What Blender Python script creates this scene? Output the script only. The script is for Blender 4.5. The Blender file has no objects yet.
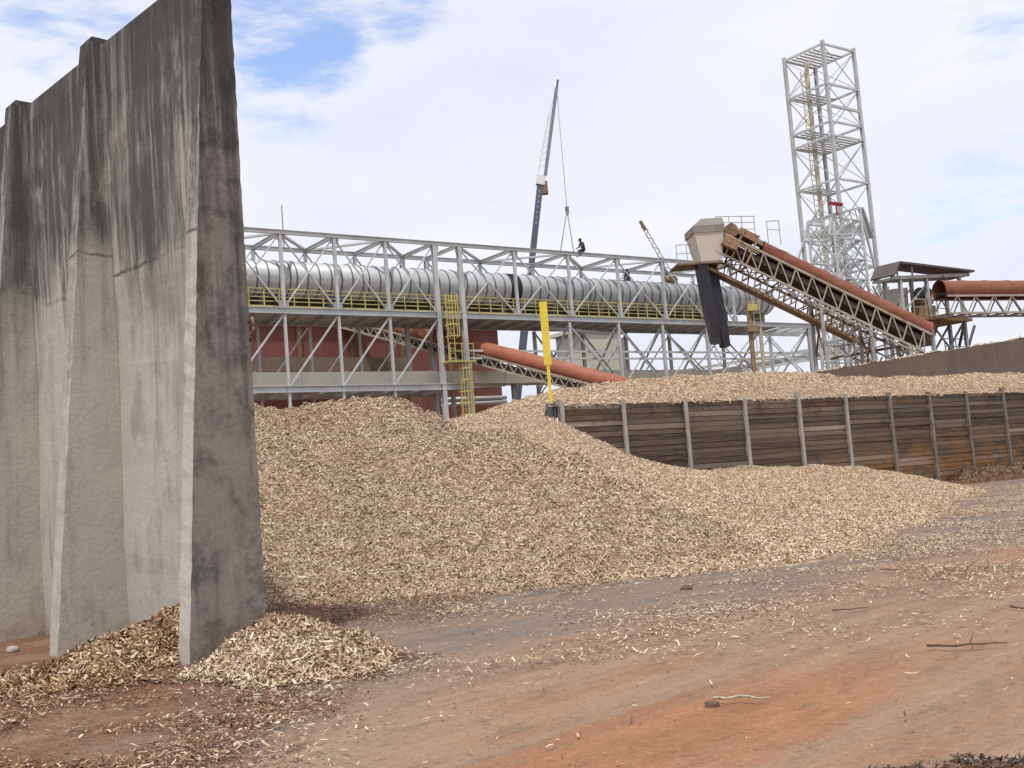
import bpy, math, random
import numpy as np
from mathutils import Vector, Matrix

SC = bpy.context.scene
COL = SC.collection
random.seed(7)
RNG = np.random.default_rng(11)

# ------------------------------------------------------------------ camera
FPX = 1080.0
ROLL = math.radians(4.5)
PITCH = math.atan(97 / 1080)
EYE = Vector((0, 0, 1.6))
fwd = Vector((0, math.cos(PITCH), math.sin(PITCH)))
r0 = Vector((1, 0, 0)); u0 = Vector((0, -math.sin(PITCH), math.cos(PITCH)))
RT = r0 * math.cos(ROLL) - u0 * math.sin(ROLL)
UP = r0 * math.sin(ROLL) + u0 * math.cos(ROLL)
cam = bpy.data.cameras.new('camera'); co = bpy.data.objects.new('camera', cam); COL.objects.link(co)
M = Matrix((RT, UP, -fwd)).transposed().to_4x4(); M.translation = EYE
co.matrix_world = M
cam.lens = FPX * 36 / 1024; cam.sensor_width = 36; cam.clip_end = 6000; cam.clip_start = 0.1
SC.camera = co

def ray(x, y): return RT * ((x - 512) / FPX) + UP * ((384 - y) / FPX) + fwd
def at(x, y, Y):                       # survey: the point seen at a picture position, Y metres away
    d = ray(x, y); return EYE + d * (Y / d.y)
def gr(x, y, z=0.0):
    d = ray(x, y); return EYE + d * ((z - 1.6) / d.z)
def pr(p):
    v = Vector(p) - EYE; z = v.dot(fwd)
    return 512 + FPX * v.dot(RT) / z, 384 - FPX * v.dot(UP) / z

# ------------------------------------------------------------------ object helpers
def tag(o, label=None, cat=None, group=None, kind=None):
    if label: o['label'] = label
    if cat: o['category'] = cat
    if group: o['group'] = group
    if kind: o['kind'] = kind
    return o
def thing(name, loc, label, cat, group=None):
    o = bpy.data.objects.new(name, None); COL.objects.link(o); o.location = loc
    o.empty_display_size = 0.3
    return tag(o, label, cat, group)
def root_loc(o):
    v = Vector((0, 0, 0))
    while o is not None:
        v = v + o.location; o = o.parent
    return v
Z = Vector((0, 0, 1))
class MB:
    def __init__(s): s.v = []; s.f = []; s.sm = []
    def add(s, vs, fs, smooth=False):
        n = len(s.v); s.v += [tuple(v) for v in vs]
        for f in fs: s.f.append([i + n for i in f]); s.sm.append(smooth)
        return s
    def hexa(s, p):                     # 8 corners: bottom ring, top ring
        return s.add(p, [(3, 2, 1, 0), (4, 5, 6, 7), (0, 1, 5, 4), (1, 2, 6, 5), (2, 3, 7, 6), (3, 0, 4, 7)])
    def frame(s, c, X, Y_, Zv):          # box from centre and half-axes
        c = Vector(c)
        return s.hexa([c - X - Y_ - Zv, c + X - Y_ - Zv, c + X + Y_ - Zv, c - X + Y_ - Zv,
                       c - X - Y_ + Zv, c + X - Y_ + Zv, c + X + Y_ + Zv, c - X + Y_ + Zv])
    def bar(s, a, b, w, h=None, up=Z):
        a = Vector(a); b = Vector(b); h = h or w
        d = (b - a); L = d.length; d = d / L
        x = d.cross(up)
        if x.length < 1e-3: x = d.cross(Vector((1, 0, 0)))
        x.normalize(); y = x.cross(d).normalized()
        return s.frame((a + b) / 2, x * (w / 2), d * (L / 2), y * (h / 2))
    def ibar(s, a, b, w, h, side, tf=0.02):  # H section: flanges face 'side'
        a = Vector(a); b = Vector(b); d = (b - a).normalized(); L = (b - a).length
        n = Vector(side).normalized(); x = d.cross(n).normalized(); c = (a + b) / 2
        s.frame(c + n * (h / 2 - tf / 2), x * (w / 2), d * (L / 2), n * (tf / 2))
        s.frame(c - n * (h / 2 - tf / 2), x * (w / 2), d * (L / 2), n * (tf / 2))
        s.frame(c, x * (tf / 2), d * (L / 2), n * (h / 2 - tf - .001))
        return s
    def tube(s, a, b, r, n=8, r2=None, caps=True, arc=(0, 2 * math.pi), up=Z, steps=1, ring=None):
        a = Vector(a); b = Vector(b); r2 = r if r2 is None else r2
        d = (b - a).normalized(); x = d.cross(up)
        if x.length < 1e-3: x = d.cross(Vector((1, 0, 0)))
        x.normalize(); y = x.cross(d).normalized()
        full = abs(arc[1] - arc[0] - 2 * math.pi) < 1e-6
        m = n if full else n + 1
        vs = []; fs = []
        for k in range(steps + 1):
            t = k / steps; c = a.lerp(b, t); rr = r + (r2 - r) * t
            if ring: rr += ring(t)
            for i in range(m):
                g = arc[0] + (arc[1] - arc[0]) * i / n
                vs.append(c + x * (rr * math.cos(g)) + y * (rr * math.sin(g)))
        for k in range(steps):
            for i in range(n):
                j = (i + 1) % m
                fs.append((k * m + i, k * m + j, (k + 1) * m + j, (k + 1) * m + i))
        s.add(vs, fs, True)
        if caps:
            o = len(s.v) - len(vs)
            s.f.append([o + i for i in range(m)][::-1]); s.sm.append(False)
            s.f.append([o + steps * m + i for i in range(m)]); s.sm.append(False)
        return s
    def prism(s, pts, ext):             # planar polygon pushed along a vector
        n = len(pts); ext = Vector(ext)
        vs = [Vector(p) for p in pts] + [Vector(p) + ext for p in pts]
        return s.add(vs, [tuple(range(n))[::-1], tuple(range(n, 2 * n))] + [(i, (i + 1) % n, n + (i + 1) % n, n + i) for i in range(n)])
    def build(s, name, mat, parent=None, label=None):
        off = root_loc(parent) if parent else Vector((0, 0, 0))
        me = bpy.data.meshes.new(name)
        me.from_pydata([(v[0] - off.x, v[1] - off.y, v[2] - off.z) for v in s.v], [], s.f)
        me.polygons.foreach_set('use_smooth', s.sm)
        me.materials.append(mat); me.validate(); me.update()
        import bmesh
        bm = bmesh.new(); bm.from_mesh(me); bmesh.ops.recalc_face_normals(bm, faces=bm.faces); bm.to_mesh(me); bm.free()
        o = bpy.data.objects.new(name, me); COL.objects.link(o)
        if parent: o.parent = parent
        if label: o['label'] = label
        return o
    def solo(s, name, mat, label, cat, group=None, kind=None):
        c = sum((Vector(v) for v in s.v), Vector()) / len(s.v)
        c.z = min(v[2] for v in s.v)
        s.v = [tuple(Vector(v) - c) for v in s.v]
        o = s.build(name, mat); o.location = c
        return tag(o, label, cat, group, kind)

# ------------------------------------------------------------------ materials
class NT:
    def __init__(s, name, rough=0.8, metal=0.0, spec=0.3):
        s.m = bpy.data.materials.new(name); s.m.use_nodes = True
        s.t = s.m.node_tree; s.b = s.t.nodes['Principled BSDF']
        s.b.inputs['Roughness'].default_value = rough; s.b.inputs['Metallic'].default_value = metal
        s.b.inputs['Specular IOR Level'].default_value = spec
    def n(s, k, **kw):
        nd = s.t.nodes.new(k)
        for a, v in kw.items(): setattr(nd, a, v)
        return nd
    def l(s, a, b): s.t.links.new(a, b)
    def pos(s, scale=(1, 1, 1), rotz=0.0):
        g = s.n('ShaderNodeNewGeometry'); mp = s.n('ShaderNodeMapping')
        mp.vector_type = 'POINT'
        r = s.n('ShaderNodeVectorRotate', rotation_type='Z_AXIS'); r.inputs['Angle'].default_value = rotz
        s.l(g.outputs['Position'], r.inputs['Vector']); s.l(r.outputs[0], mp.inputs['Vector'])
        mp.inputs['Scale'].default_value = scale
        return mp.outputs[0]
    def noise(s, vec, scale, detail=4, rough=0.6):
        q = s.n('ShaderNodeTexNoise'); q.inputs['Scale'].default_value = scale; q.inputs['Detail'].default_value = detail
        q.inputs['Roughness'].default_value = rough
        if vec is not None: s.l(vec, q.inputs['Vector'])
        return q.outputs['Fac']
    def ramp(s, fac, stops, interp='LINEAR'):
        r = s.n('ShaderNodeValToRGB'); cr = r.color_ramp; cr.interpolation = interp
        while len(cr.elements) < len(stops): cr.elements.new(0.5)
        for e, (p, c) in zip(cr.elements, stops):
            e.position = p; e.color = (*c, 1) if len(c) == 3 else c
        s.l(fac, r.inputs[0]); return r.outputs[0]
    def step(s, fac, lo, hi, a=0.0, b=1.0):
        r = s.n('ShaderNodeMapRange'); r.interpolation_type = 'SMOOTHSTEP'
        for i, v in zip((1, 2, 3, 4), (lo, hi, a, b)): r.inputs[i].default_value = v
        s.l(fac, r.inputs[0]); return r.outputs[0]
    def mix(s, fac, a, b, mode='MIX'):
        q = s.n('ShaderNodeMix', data_type='RGBA', blend_type=mode)
        for inp, v in ((q.inputs[0], fac), (q.inputs[6], a), (q.inputs[7], b)):
            if isinstance(v, (int, float)): inp.default_value = v
            elif isinstance(v, tuple): inp.default_value = (*v, 1)
            else: s.l(v, inp)
        return q.outputs[2]
    def math(s, op, a, b=0.0):
        q = s.n('ShaderNodeMath', operation=op)
        for inp, v in zip(q.inputs, (a, b)):
            if isinstance(v, (int, float)): inp.default_value = v
            else: s.l(v, inp)
        return q.outputs[0]
    def sep(s):
        g = s.n('ShaderNodeNewGeometry'); q = s.n('ShaderNodeSeparateXYZ'); s.l(g.outputs['Position'], q.inputs[0]); return q.outputs
    def island(s): return s.n('ShaderNodeNewGeometry').outputs['Random Per Island']
    def color(s, c): s.l(c, s.b.inputs['Base Color']); return s
    def bump(s, h, strength=0.3, dist=0.02):
        q = s.n('ShaderNodeBump'); q.inputs['Strength'].default_value = strength; q.inputs['Distance'].default_value = dist
        s.l(h, q.inputs['Height']); s.l(q.outputs[0], s.b.inputs['Normal']); return s

def simple(name, c, rough=0.6, metal=0.0, var=0.25, scale=1.5, stain=None, amount=0.45, spec=0.3):
    k = NT(name, rough, metal, spec)
    a = k.noise(k.pos(), scale, 6, 0.65)
    col = k.ramp(a, [(0.25, tuple(x * (1 - var) for x in c)), (0.75, tuple(min(1, x * (1 + var)) for x in c))])
    if stain:
        b = k.noise(k.pos((1, 1, .6)), scale * 2.3, 8, 0.7)
        col = k.mix(k.step(b, 1 - amount, 1 - amount + .15), col, stain)
    return k.color(col).m

m_steel = simple('galvanised_steel', (.5, .52, .515), .5, .1, .2, .9)
m_steel_old = simple('weathered_galvanised_steel', (.35, .34, .315), .6, .1, .3, 1.2, (.24, .15, .1), .42)
m_post_dark = simple('rusting_grey_steel', (.2, .18, .16), .75, 0, .3, 1.2, (.12, .075, .05), .48)
m_steel_dark = simple('dark_steel', (.13, .14, .15), .6, .3, .3, 1.0)
m_truss = simple('pale_truss_paint', (.38, .325, .265), .7, 0, .25, 1.2, (.2, .12, .07), .46)
m_tray = simple('grimy_cable_tray', (.16, .14, .09), .8, 0, .4, 1.5)
m_pipe = simple('aluminium_cladding', (.48, .49, .5), .5, .2, .12, .5)
m_band = simple('pipe_band_steel', (.13, .14, .15), .5, .3, .2)
m_black = simple('black_sleeve', (.03, .03, .04), .7)
m_yellow = simple('yellow_safety_paint', (.5, .42, .15), .55, 0, .12, 2)
m_yellow_bright = simple('bright_yellow_paint', (.72, .55, .07), .55, 0, .15, 3, (.45, .34, .12), .36)
m_cream = simple('cream_cladding', (.6, .58, .49), .7, 0, .1, .4, (.36, .33, .26), .4)
m_cover = NT('terracotta_cover', .65, 0, .25)
k = m_cover; a_ = k.noise(k.pos((1, 1, 2.5)), 1.1, 8, .72)
m_cover = k.color(k.ramp(a_, [(.25, (.15, .055, .036)), (.5, (.225, .08, .05)), (.8, (.28, .13, .09))])).m
m_cover2 = simple('bright_orange_cover', (.31, .108, .062), .6, 0, .25, .9, (.19, .085, .06), .44)
m_dustdark = simple('dusty_dark_belt', (.075, .06, .05), .9, 0, .4, 1.6, (.18, .13, .09), .4)
m_rust = simple('rusty_brown_steel', (.2, .125, .075), .85, 0, .45, 1.4, (.33, .23, .15), .42)
m_tan = simple('dusty_tan_steel', (.29, .19, .11), .85, 0, .35, 1.6, (.12, .065, .04), .48)
m_hood = simple('grey_chip_hood', (.23, .21, .185), .8, 0, .25, 1.5, (.2, .13, .085), .45)
m_headbox = simple('pale_head_box', (.6, .56, .49), .7, 0, .1, 1.2, (.42, .33, .24), .38)
m_rubber = simple('black_rubber', (.02, .017, .024), .38, 0, .35, 1.4, (.05, .045, .045), .38, .4)
m_roof = simple('dark_sheet_roof', (.1, .08, .075), .7, 0, .3, 1.2)
m_crane = simple('dark_violet_crane_paint', (.1, .1, .15), .5, 0, .2)
m_white = simple('off_white_paint', (.7, .7, .7), .5, 0, .1)
m_cranegrey = simple('grey_jib_paint', (.22, .22, .28), .5, 0, .2)
m_wire = simple('wire_rope', (.2, .2, .22), .6, .3)
m_red = simple('red_paint', (.3, .02, .03), .5, 0, .1)
m_cloth = simple('dark_work_clothes', (.06, .062, .08), .9)
m_skin = simple('skin', (.3, .17, .11), .6)
m_hat = simple('dark_hard_hat', (.06, .05, .05), .5)
m_tyre = simple('tyre_rubber', (.02, .02, .02), .9)
m_stone = simple('grey_stone', (.34, .31, .29), .9, 0, .2, 8)
m_twig = simple('dry_twig', (.12, .085, .055), .9, 0, .35, 9)
m_palestick = simple('pale_stripped_stick', (.42, .34, .25), .9, 0, .2, 7)

# corrugated dark red cladding
k = NT('red_corrugated_cladding', .8)
w_ = k.n('ShaderNodeTexWave', wave_type='BANDS', bands_direction='X'); w_.inputs['Scale'].default_value = 1.6
k.l(k.pos((1, 1, 1), -math.atan2(.582, .814)), w_.inputs['Vector'])
c1 = k.ramp(k.noise(k.pos((.6, .6, .25)), .5, 7, .7), [(.3, (.18, .06, .055)), (.55, (.235, .085, .078)), (.8, (.3, .135, .12))])
c1 = k.mix(k.step(k.noise(k.pos((1.6, 1.6, .12)), .8, 5), .52, .75, 0, .5), c1, (.16, .1, .09))
m_redclad = k.color(c1).bump(w_.outputs['Fac'], .5, .05).m

# weathered concrete
def concrete(name, light, dark, streak, joint=None, toplo=2.2, tophi=7.0, mott=.0, pale=.75, clean=.38):
    k = NT(name, .92, 0, .15)
    z = k.sep()[2]
    base = k.ramp(k.noise(k.pos(), 1.1, 8, .65), [(.3, tuple(x * .82 for x in light)), (.7, light)])
    fine = k.noise(k.pos(), 16, 6, .7)
    thin = k.noise(k.pos((14, 14, .35)), 1.0, 6, .7)
    base = k.mix(k.step(thin, .5, .72, 0, .24), base, tuple(x * .55 for x in light))
    base = k.mix(k.step(fine, .35, .7, .32, 0), base, tuple(x * .62 for x in light))
    st = k.noise(k.pos((5.5, 5.5, .2)), 1.2, 10, .75)
    st2 = k.noise(k.pos((1, 1, .5)), .9, 6, .62)
    hgt = k.step(z, toplo, tophi)
    amt = k.math('ADD', k.math('MULTIPLY', st, 1.5), k.math('ADD', k.math('MULTIPLY', st2, 1.1), k.math('MULTIPLY', hgt, .5)))
    f = k.step(amt, 1.46 - streak, 1.9 - streak, 0, .93)
    col = k.mix(f, base, dark)
    # pale efflorescence runs
    run = k.noise(k.pos((6.5, 6.5, .3)), 1.0, 6, .6)
    col = k.mix(k.math('MULTIPLY', k.step(run, .54, .72, 0, pale), k.step(z, 1.5, 4.0)), col, (.42, .40, .37))
    pt = k.noise(k.pos((1.3, 1.3, .55)), 1.5, 10, .68)
    col = k.mix(k.step(pt, .52, .68, 0, .5), col, tuple(x * .75 for x in dark))
    col = k.mix(k.step(pt, .45, .3, 0, .45), col, tuple(min(1, x * 1.12) for x in light))
    col = k.mix(k.math('MULTIPLY', k.step(z, 6.3, 7.5), k.step(st, .35, .6, .2, .8)), col, tuple(x * .8 for x in dark))
    if mott:
        mt = k.noise(k.pos(), 2.6, 9, .75)
        col = k.mix(k.step(mt, .44, .66, 0, mott), col, tuple(x * .5 for x in dark))
        sp = k.noise(k.pos(), 38, 3, .6)
        col = k.mix(k.step(sp, .6, .75, 0, .15), col, tuple(min(1, x * 1.25) for x in light))
    # splash-back of red soil at the foot
    col = k.mix(k.math('MULTIPLY', k.step(z, .5, .05), k.step(k.noise(k.pos(), 2.2, 5), .4, .7, 0, .7)), col, (.22, .135, .09))
    if joint:
        lowz = k.step(k.math('ADD', z, k.math('MULTIPLY', k.noise(k.pos((1.5, 1.5, .4)), 1.3, 6, .7), 1.2)), joint + .75, joint + .5)
        col = k.mix(k.math('MULTIPLY', lowz, clean), col, tuple(min(1, v * 1.08) for v in light))
    if joint:                          # ragged construction joint
        zz = k.math('ADD', z, k.math('MULTIPLY', k.noise(k.pos(), 2.2, 5, .7), .16))
        d = k.math('ABSOLUTE', k.math('SUBTRACT', zz, joint + .08))
        col = k.mix(k.math('MULTIPLY', k.step(d, .035, .004, 0, .75), k.step(k.noise(k.pos(), 1.7, 4), .38, .6)), col, (.05, .046, .042))
    k.color(col)
    k.bump(k.math('ADD', k.math('MULTIPLY', fine, .5), k.noise(k.pos(), 4, 8, .7)), .35, .03)
    return k.m
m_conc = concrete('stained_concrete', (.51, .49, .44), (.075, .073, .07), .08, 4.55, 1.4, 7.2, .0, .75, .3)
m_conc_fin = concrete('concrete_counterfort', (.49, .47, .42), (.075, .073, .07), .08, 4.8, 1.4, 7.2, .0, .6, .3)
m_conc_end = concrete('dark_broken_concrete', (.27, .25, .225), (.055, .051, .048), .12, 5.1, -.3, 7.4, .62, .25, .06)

# wood
k = NT('aged_planks', .9, 0, .15)
X, Y_, ZZ = k.sep()[:3]
at_ = k.n('ShaderNodeAttribute'); at_.attribute_name = 'tone'
c = k.ramp(at_.outputs['Fac'], [(0, (.055, .042, .034)), (.35, (.095, .073, .058)), (.75, (.135, .104, .082)), (.93, (.19, .15, .118)), (1, (.32, .27, .22))])
g = k.noise(k.pos((1.2, 1.2, 22)), 1.0, 6, .7)
c = k.mix(k.step(g, .42, .72, 0, .6), c, (.2, .165, .135))
_b = k.noise(k.pos((1, 1, 1.2)), .8, 7, .7)
c = k.mix(k.step(_b, .5, .7, 0, .6), c, (.05, .04, .036))
side = k.step(X, 8.5, 17)
low = k.math('MULTIPLY', k.step(ZZ, 3.0, .6), side)
c = k.mix(k.math('MULTIPLY', low, k.step(k.noise(k.pos((1, 1, 1.5)), .9, 6, .7), .36, .62, 0, .85)), c, (.27, .135, .045))
top = k.math('MULTIPLY', k.step(ZZ, 3.45, 3.75), k.step(k.noise(k.pos((1, 1, .3)), .45, 4), .45, .62, 0, .45))
c = k.mix(top, c, (.25, .12, .045))
m_plank = k.color(c).bump(g, .4, .01).m

# ramp wall
k = NT('dark_board_marked_wall', .9, 0, .15)
c = k.ramp(k.noise(k.pos((1, 1, .8)), .35, 7, .65), [(.3, (.1, .083, .07)), (.7, (.16, .132, .11))])
c = k.mix(k.step(k.noise(k.pos((5, 5, .25)), .5, 6), .5, .75, 0, .5), c, (.18, .15, .125))
m_ramp = k.color(c).bump(k.noise(k.pos(), 3, 6), .2, .03).m

def chip_mat(name, stops, tint, heap=False):
    stops = [(p, (c[0], c[1] * 1.02, c[2] * 1.02)) for p, c in stops]
    k = NT(name, .85, 0, .2)
    isl = k.island()
    c = k.ramp(isl, stops)
    big = k.noise(k.pos(), .5, 7, .68)
    c = k.mix(k.step(big, .46, .68, 0, .75), c, tint, 'MULTIPLY')
    big2 = k.noise(k.pos(), 1.7, 5, .7)
    c = k.mix(k.step(big2, .53, .7, 0, .55), c, tuple(t * .8 for t in tint), 'MULTIPLY')
    k.color(c)
    return k.m
CH = [(0, (.085, .05, .03)), (.15, (.22, .14, .088)), (.36, (.37, .255, .168)), (.62, (.49, .362, .252)), (.86, (.60, .48, .36)), (1, (.76, .66, .54))]
m_chip = chip_mat('eucalyptus_chips', [(p, tuple(min(1, v * 1.06) for v in c)) for p, c in CH], (.82, .74, .67))
m_chip_pale = chip_mat('pale_fresh_chips', [(0, (.22, .13, .08)), (.2, (.42, .29, .19)), (.5, (.56, .42, .29)), (.8, (.66, .53, .4)), (1, (.78, .67, .54))], (.9, .84, .78))
m_chip_brown = chip_mat('old_brown_chips', [(0, (.045, .024, .015)), (.25, (.11, .06, .036)), (.6, (.21, .125, .077)), (.85, (.35, .24, .155)), (1, (.58, .45, .33))], (.75, .62, .52))
m_chip_soil = chip_mat('soil_stained_chips', [(0, (.06, .028, .016)), (.4, (.14, .068, .038)), (.75, (.23, .125, .072)), (.93, (.38, .25, .16)), (1, (.58, .44, .32))], (.75, .65, .55))
m_debris = chip_mat('grey_bark_debris', [(0, (.035, .026, .021)), (.4, (.09, .067, .053)), (.75, (.17, .13, .1)), (1, (.32, .26, .2))], (.75, .7, .65))
m_chip_foot = chip_mat('splintered_chips', [(0, (.07, .035, .018)), (.25, (.2, .105, .055)), (.55, (.35, .22, .13)), (.82, (.54, .395, .26)), (1, (.72, .6, .44))], (.8, .68, .58))
def heap_mat(name, d, l):
    k = NT(name, .95, 0, .1)
    v = k.n('ShaderNodeTexVoronoi'); v.inputs['Scale'].default_value = 17; k.l(k.pos((1, 1, 1.3)), v.inputs['Vector'])
    q = k.n('ShaderNodeSeparateColor'); k.l(v.outputs['Color'], q.inputs[0])
    c = k.ramp(q.outputs[0], [(0, d), (1, l)])
    return k.color(c).bump(v.outputs['Distance'], .8, .04).m
m_heap = heap_mat('packed_chips', (.22, .15, .105), (.45, .335, .24))
m_heap_brown = heap_mat('packed_brown_chips', (.07, .035, .02), (.24, .14, .08))

# red earth yard
k = NT('red_earth_yard', .93, 0, .12)
XYZ = k.sep()
p_ = k.math('MULTIPLY', k.math('SUBTRACT', XYZ[0], XYZ[1]), .7071)         # distance across the wheel tracks
q_ = k.math('MULTIPLY', k.math('ADD', XYZ[0], XYZ[1]), .7071)
R45 = -math.radians(46)
track = k.noise(k.pos((.055, .9, 1), R45), 1.0, 7, .62)
track2 = k.noise(k.pos((.12, 2.6, 1), R45), 1.0, 6, .66)
blot = k.noise(k.pos((.4, 1, 1), R45), .55, 6, .6)
dust = k.ramp(track2, [(.28, (.19, .124, .086)), (.5, (.268, .178, .125)), (.75, (.335, .236, .172))])
oran = k.ramp(k.noise(k.pos((.35, 1.4, 1), R45), 1.5, 8, .68), [(.3, (.22, .098, .048)), (.55, (.32, .145, .07)), (.8, (.36, .19, .105))])
grey = k.ramp(k.noise(k.pos((.2, 2, 1), R45), 1.6, 7, .68), [(.3, (.125, .107, .096)), (.6, (.188, .16, .14)), (.85, (.28, .228, .185))])
pw = k.math('ADD', p_, k.math('MULTIPLY', k.math('SUBTRACT', track, .5), 5.5))
pw = k.math('ADD', pw, k.math('MULTIPLY', k.math('SUBTRACT', blot, .5), 4.0))
c = k.mix(k.math('MULTIPLY', k.step(pw, -5.6, -4.3), k.math('MULTIPLY', k.step(pw, -2.9, -4.1, .1, .9), k.step(k.math('ADD', q_, k.math('MULTIPLY', blot, 3)), 11.5, 7.5, .12, 1))), dust, oran)
near_or = k.math('MULTIPLY', k.step(blot, .52, .68, 0, .36), k.step(pw, -8.5, -6))
c = k.mix(near_or, c, oran)
gf = k.math('MULTIPLY', k.step(pw, -6.4, -8.2), k.step(track2, .36, .56, .6, 1))
gf = k.math('MULTIPLY', gf, k.step(k.noise(k.pos((.5, 1, 1), R45), .9, 7, .7), .36, .6, .3, 1))
gf = k.math('MULTIPLY', gf, k.step(k.math('ADD', XYZ[0], k.math('MULTIPLY', blot, 2)), -3.5, -1.2))
c = k.mix(gf, c, grey)
far_or = k.math('MULTIPLY', k.step(pw, -18.5, -20), k.step(pw, -24, -21.5))
c = k.mix(k.math('MULTIPLY', far_or, .55), c, oran)
lf = k.math('MULTIPLY', k.step(XYZ[0], -1.6, -3.4), k.step(k.noise(k.pos(), 1.2, 6), .3, .6, .45, .95))
c = k.mix(lf, c, k.ramp(k.noise(k.pos(), 6, 7, .7), [(.3, (.1, .046, .026)), (.7, (.19, .088, .048))]))
grit = k.noise(k.pos(), 22, 8, .8)
mid = k.noise(k.pos((.5, 1, 1), R45), 3.2, 10, .8)
c = k.mix(k.step(mid, .5, .36, 0, .5), c, (.14, .092, .066))
c = k.mix(k.step(mid, .56, .72, 0, .45), c, (.41, .3, .225))
c = k.mix(k.step(grit, .53, .64, 0, .5), c, (.36, .27, .205))
c = k.mix(k.step(grit, .46, .36, 0, .55), c, (.1, .064, .04))
sand = k.noise(k.pos(), 75, 4, .8)
c = k.mix(k.step(sand, .55, .66, 0, .4), c, (.42, .33, .26))
c = k.mix(k.step(sand, .44, .34, 0, .5), c, (.09, .058, .042))
m_ground = k.color(c).bump(k.math('ADD', k.math('MULTIPLY', grit, .45), k.math('ADD', track2, k.noise(k.pos(), 5, 7, .7))), .45, .03).m

# ------------------------------------------------------------------ noise / heightfields
def vnoise(x, y, s=0):
    xi = np.floor(x).astype(np.int64); yi = np.floor(y).astype(np.int64); fx = x - xi; fy = y - yi
    fx = fx * fx * (3 - 2 * fx); fy = fy * fy * (3 - 2 * fy)
    def h(a, b):
        n = (a * 374761393 + b * 668265263 + s * 974634777) & 0xffffffff
        n = ((n ^ (n >> 13)) * 1274126177) & 0xffffffff
        return ((n ^ (n >> 16)) & 0xffff) / 65535.0
    return (h(xi, yi) * (1 - fx) + h(xi + 1, yi) * fx) * (1 - fy) + (h(xi, yi + 1) * (1 - fx) + h(xi + 1, yi + 1) * fx) * fy - .5
def fbm(x, y, sc, o=4, s=0):
    r = 0; a = 1
    for i in range(o):
        r = r + a * vnoise(x * sc, y * sc, s + i); sc *= 2.03; a *= .5
    return r
def segd(x, y, a, b):
    dx, dy = b[0] - a[0], b[1] - a[1]; L = dx * dx + dy * dy
    t = np.clip(((x - a[0]) * dx + (y - a[1]) * dy) / L, 0, 1)
    return np.hypot(x - a[0] - t * dx, y - a[1] - t * dy), t
def cone(d, H, kk, c): return H - (np.sqrt((kk * d) ** 2 + c * c) - c)
def ground_h(x, y): return fbm(x, y, .35, 3, 50) * .035

# bunker wall axes
W0 = gr(560, 528); W1 = gr(930, 486)
wv = (W1 - W0); wv.z = 0; WL = wv.length; wv.normalize(); mv = Vector((wv.y, -wv.x, 0))
WH = 3.95
def W(s, d, z=0.0): v = W0 + wv * s + mv * d; return Vector((v.x, v.y, z))
def sd(x, y): return (x - W0.x) * wv.x + (y - W0.y) * wv.y, (x - W0.x) * mv.x + (y - W0.y) * mv.y

A1, A2 = (-9.0, 21.2), (-2.7, 21.9)
def hA(x, y):
    wob = fbm(x, y, .28, 3, 3) * 1.1
    d, t = segd(x, y, A1, A2)
    h = cone(d + wob * .7, 3.42, .665, .35)
    d2, _ = segd(x, y, (-2.4, 21.6), (-.5, 21.1))
    h2 = cone(d2 + wob * .8, 2.5, .62, .4)
    d3 = np.hypot((x - .5) / 1.1, y - 20.0)
    h3 = cone(d3 + wob, 1.15, .48, .4)
    h = np.maximum(np.maximum(h, h2), h3) + .12 * np.exp(-((h - h2) / .5) ** 2)
    return h + fbm(x, y, .9, 4, 9) * .46 - np.abs(fbm(x, y, .55, 3, 15)) * .25 + .06 + fbm(x, y, 2.1, 3, 17) * .11 + fbm(x, y, 5, 2, 19) * .07
# spilled bank round the bunker end: thin-plate surface through surveyed heights
CT = []
for s_, d_, h_ in [(0, 0, 3.35), (.6, 0, 3.2), (1.6, 0, 2.4), (3.1, 0, 1.85), (6.2, 0, 1.5), (9.2, 0, 1.5), (12.2, 0, 1.25), (15, 0, .85), (18, 0, .45), (21, 0, .02), (24, 0, -.5),
                   (3, 5, 1.15), (9, 5, 1.0), (14, 4, .45), (18, 4, -.2), (22, 4, -.7), (3.4, 11.0, .06), (8.5, 7.8, .06), (-3, 10, .75), (3, 8, .7), (-9, 15.5, .05), (-4, 14, .1), (0, 13.8, -.1), (6, 11.5, -.2), (10, 10, -.3),
                   (-9, 8, 1.0), (-3, 6, 1.6), (-3, 3, 2.4), (-1.5, 0, 3.15), (-2.2, -2, 3.5), (-1, -3, 3.55), (-6, -2, 3.1), (-10, -2, 1.0), (-6, 3, 2.2), (-14, 3, 0), (-2, -8, 2.0), (-8, -8, .2), (-.2, -1, 3.5), (-.3, -3, 3.6), (-.5, -5.5, 3.5), (-.6, -.3, 3.3),
                   (-2, 18, -.5), (8, 15, -.9), (16, 9, -.9), (-14, 12, -.2)]:
    v = W(s_, d_); CT.append((v.x, v.y, h_))
CT = np.array(CT)
def tps_fit(P):
    n = len(P); r = np.hypot(P[:, None, 0] - P[None, :, 0], P[:, None, 1] - P[None, :, 1])
    K = np.where(r > 0, r * r * np.log(r + 1e-12), 0) + np.eye(n) * .4
    Q = np.c_[np.ones(n), P[:, :2]]
    A = np.block([[K, Q], [Q.T, np.zeros((3, 3))]])
    return np.linalg.solve(A, np.r_[P[:, 2], 0, 0, 0])
TW = tps_fit(CT)
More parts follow.
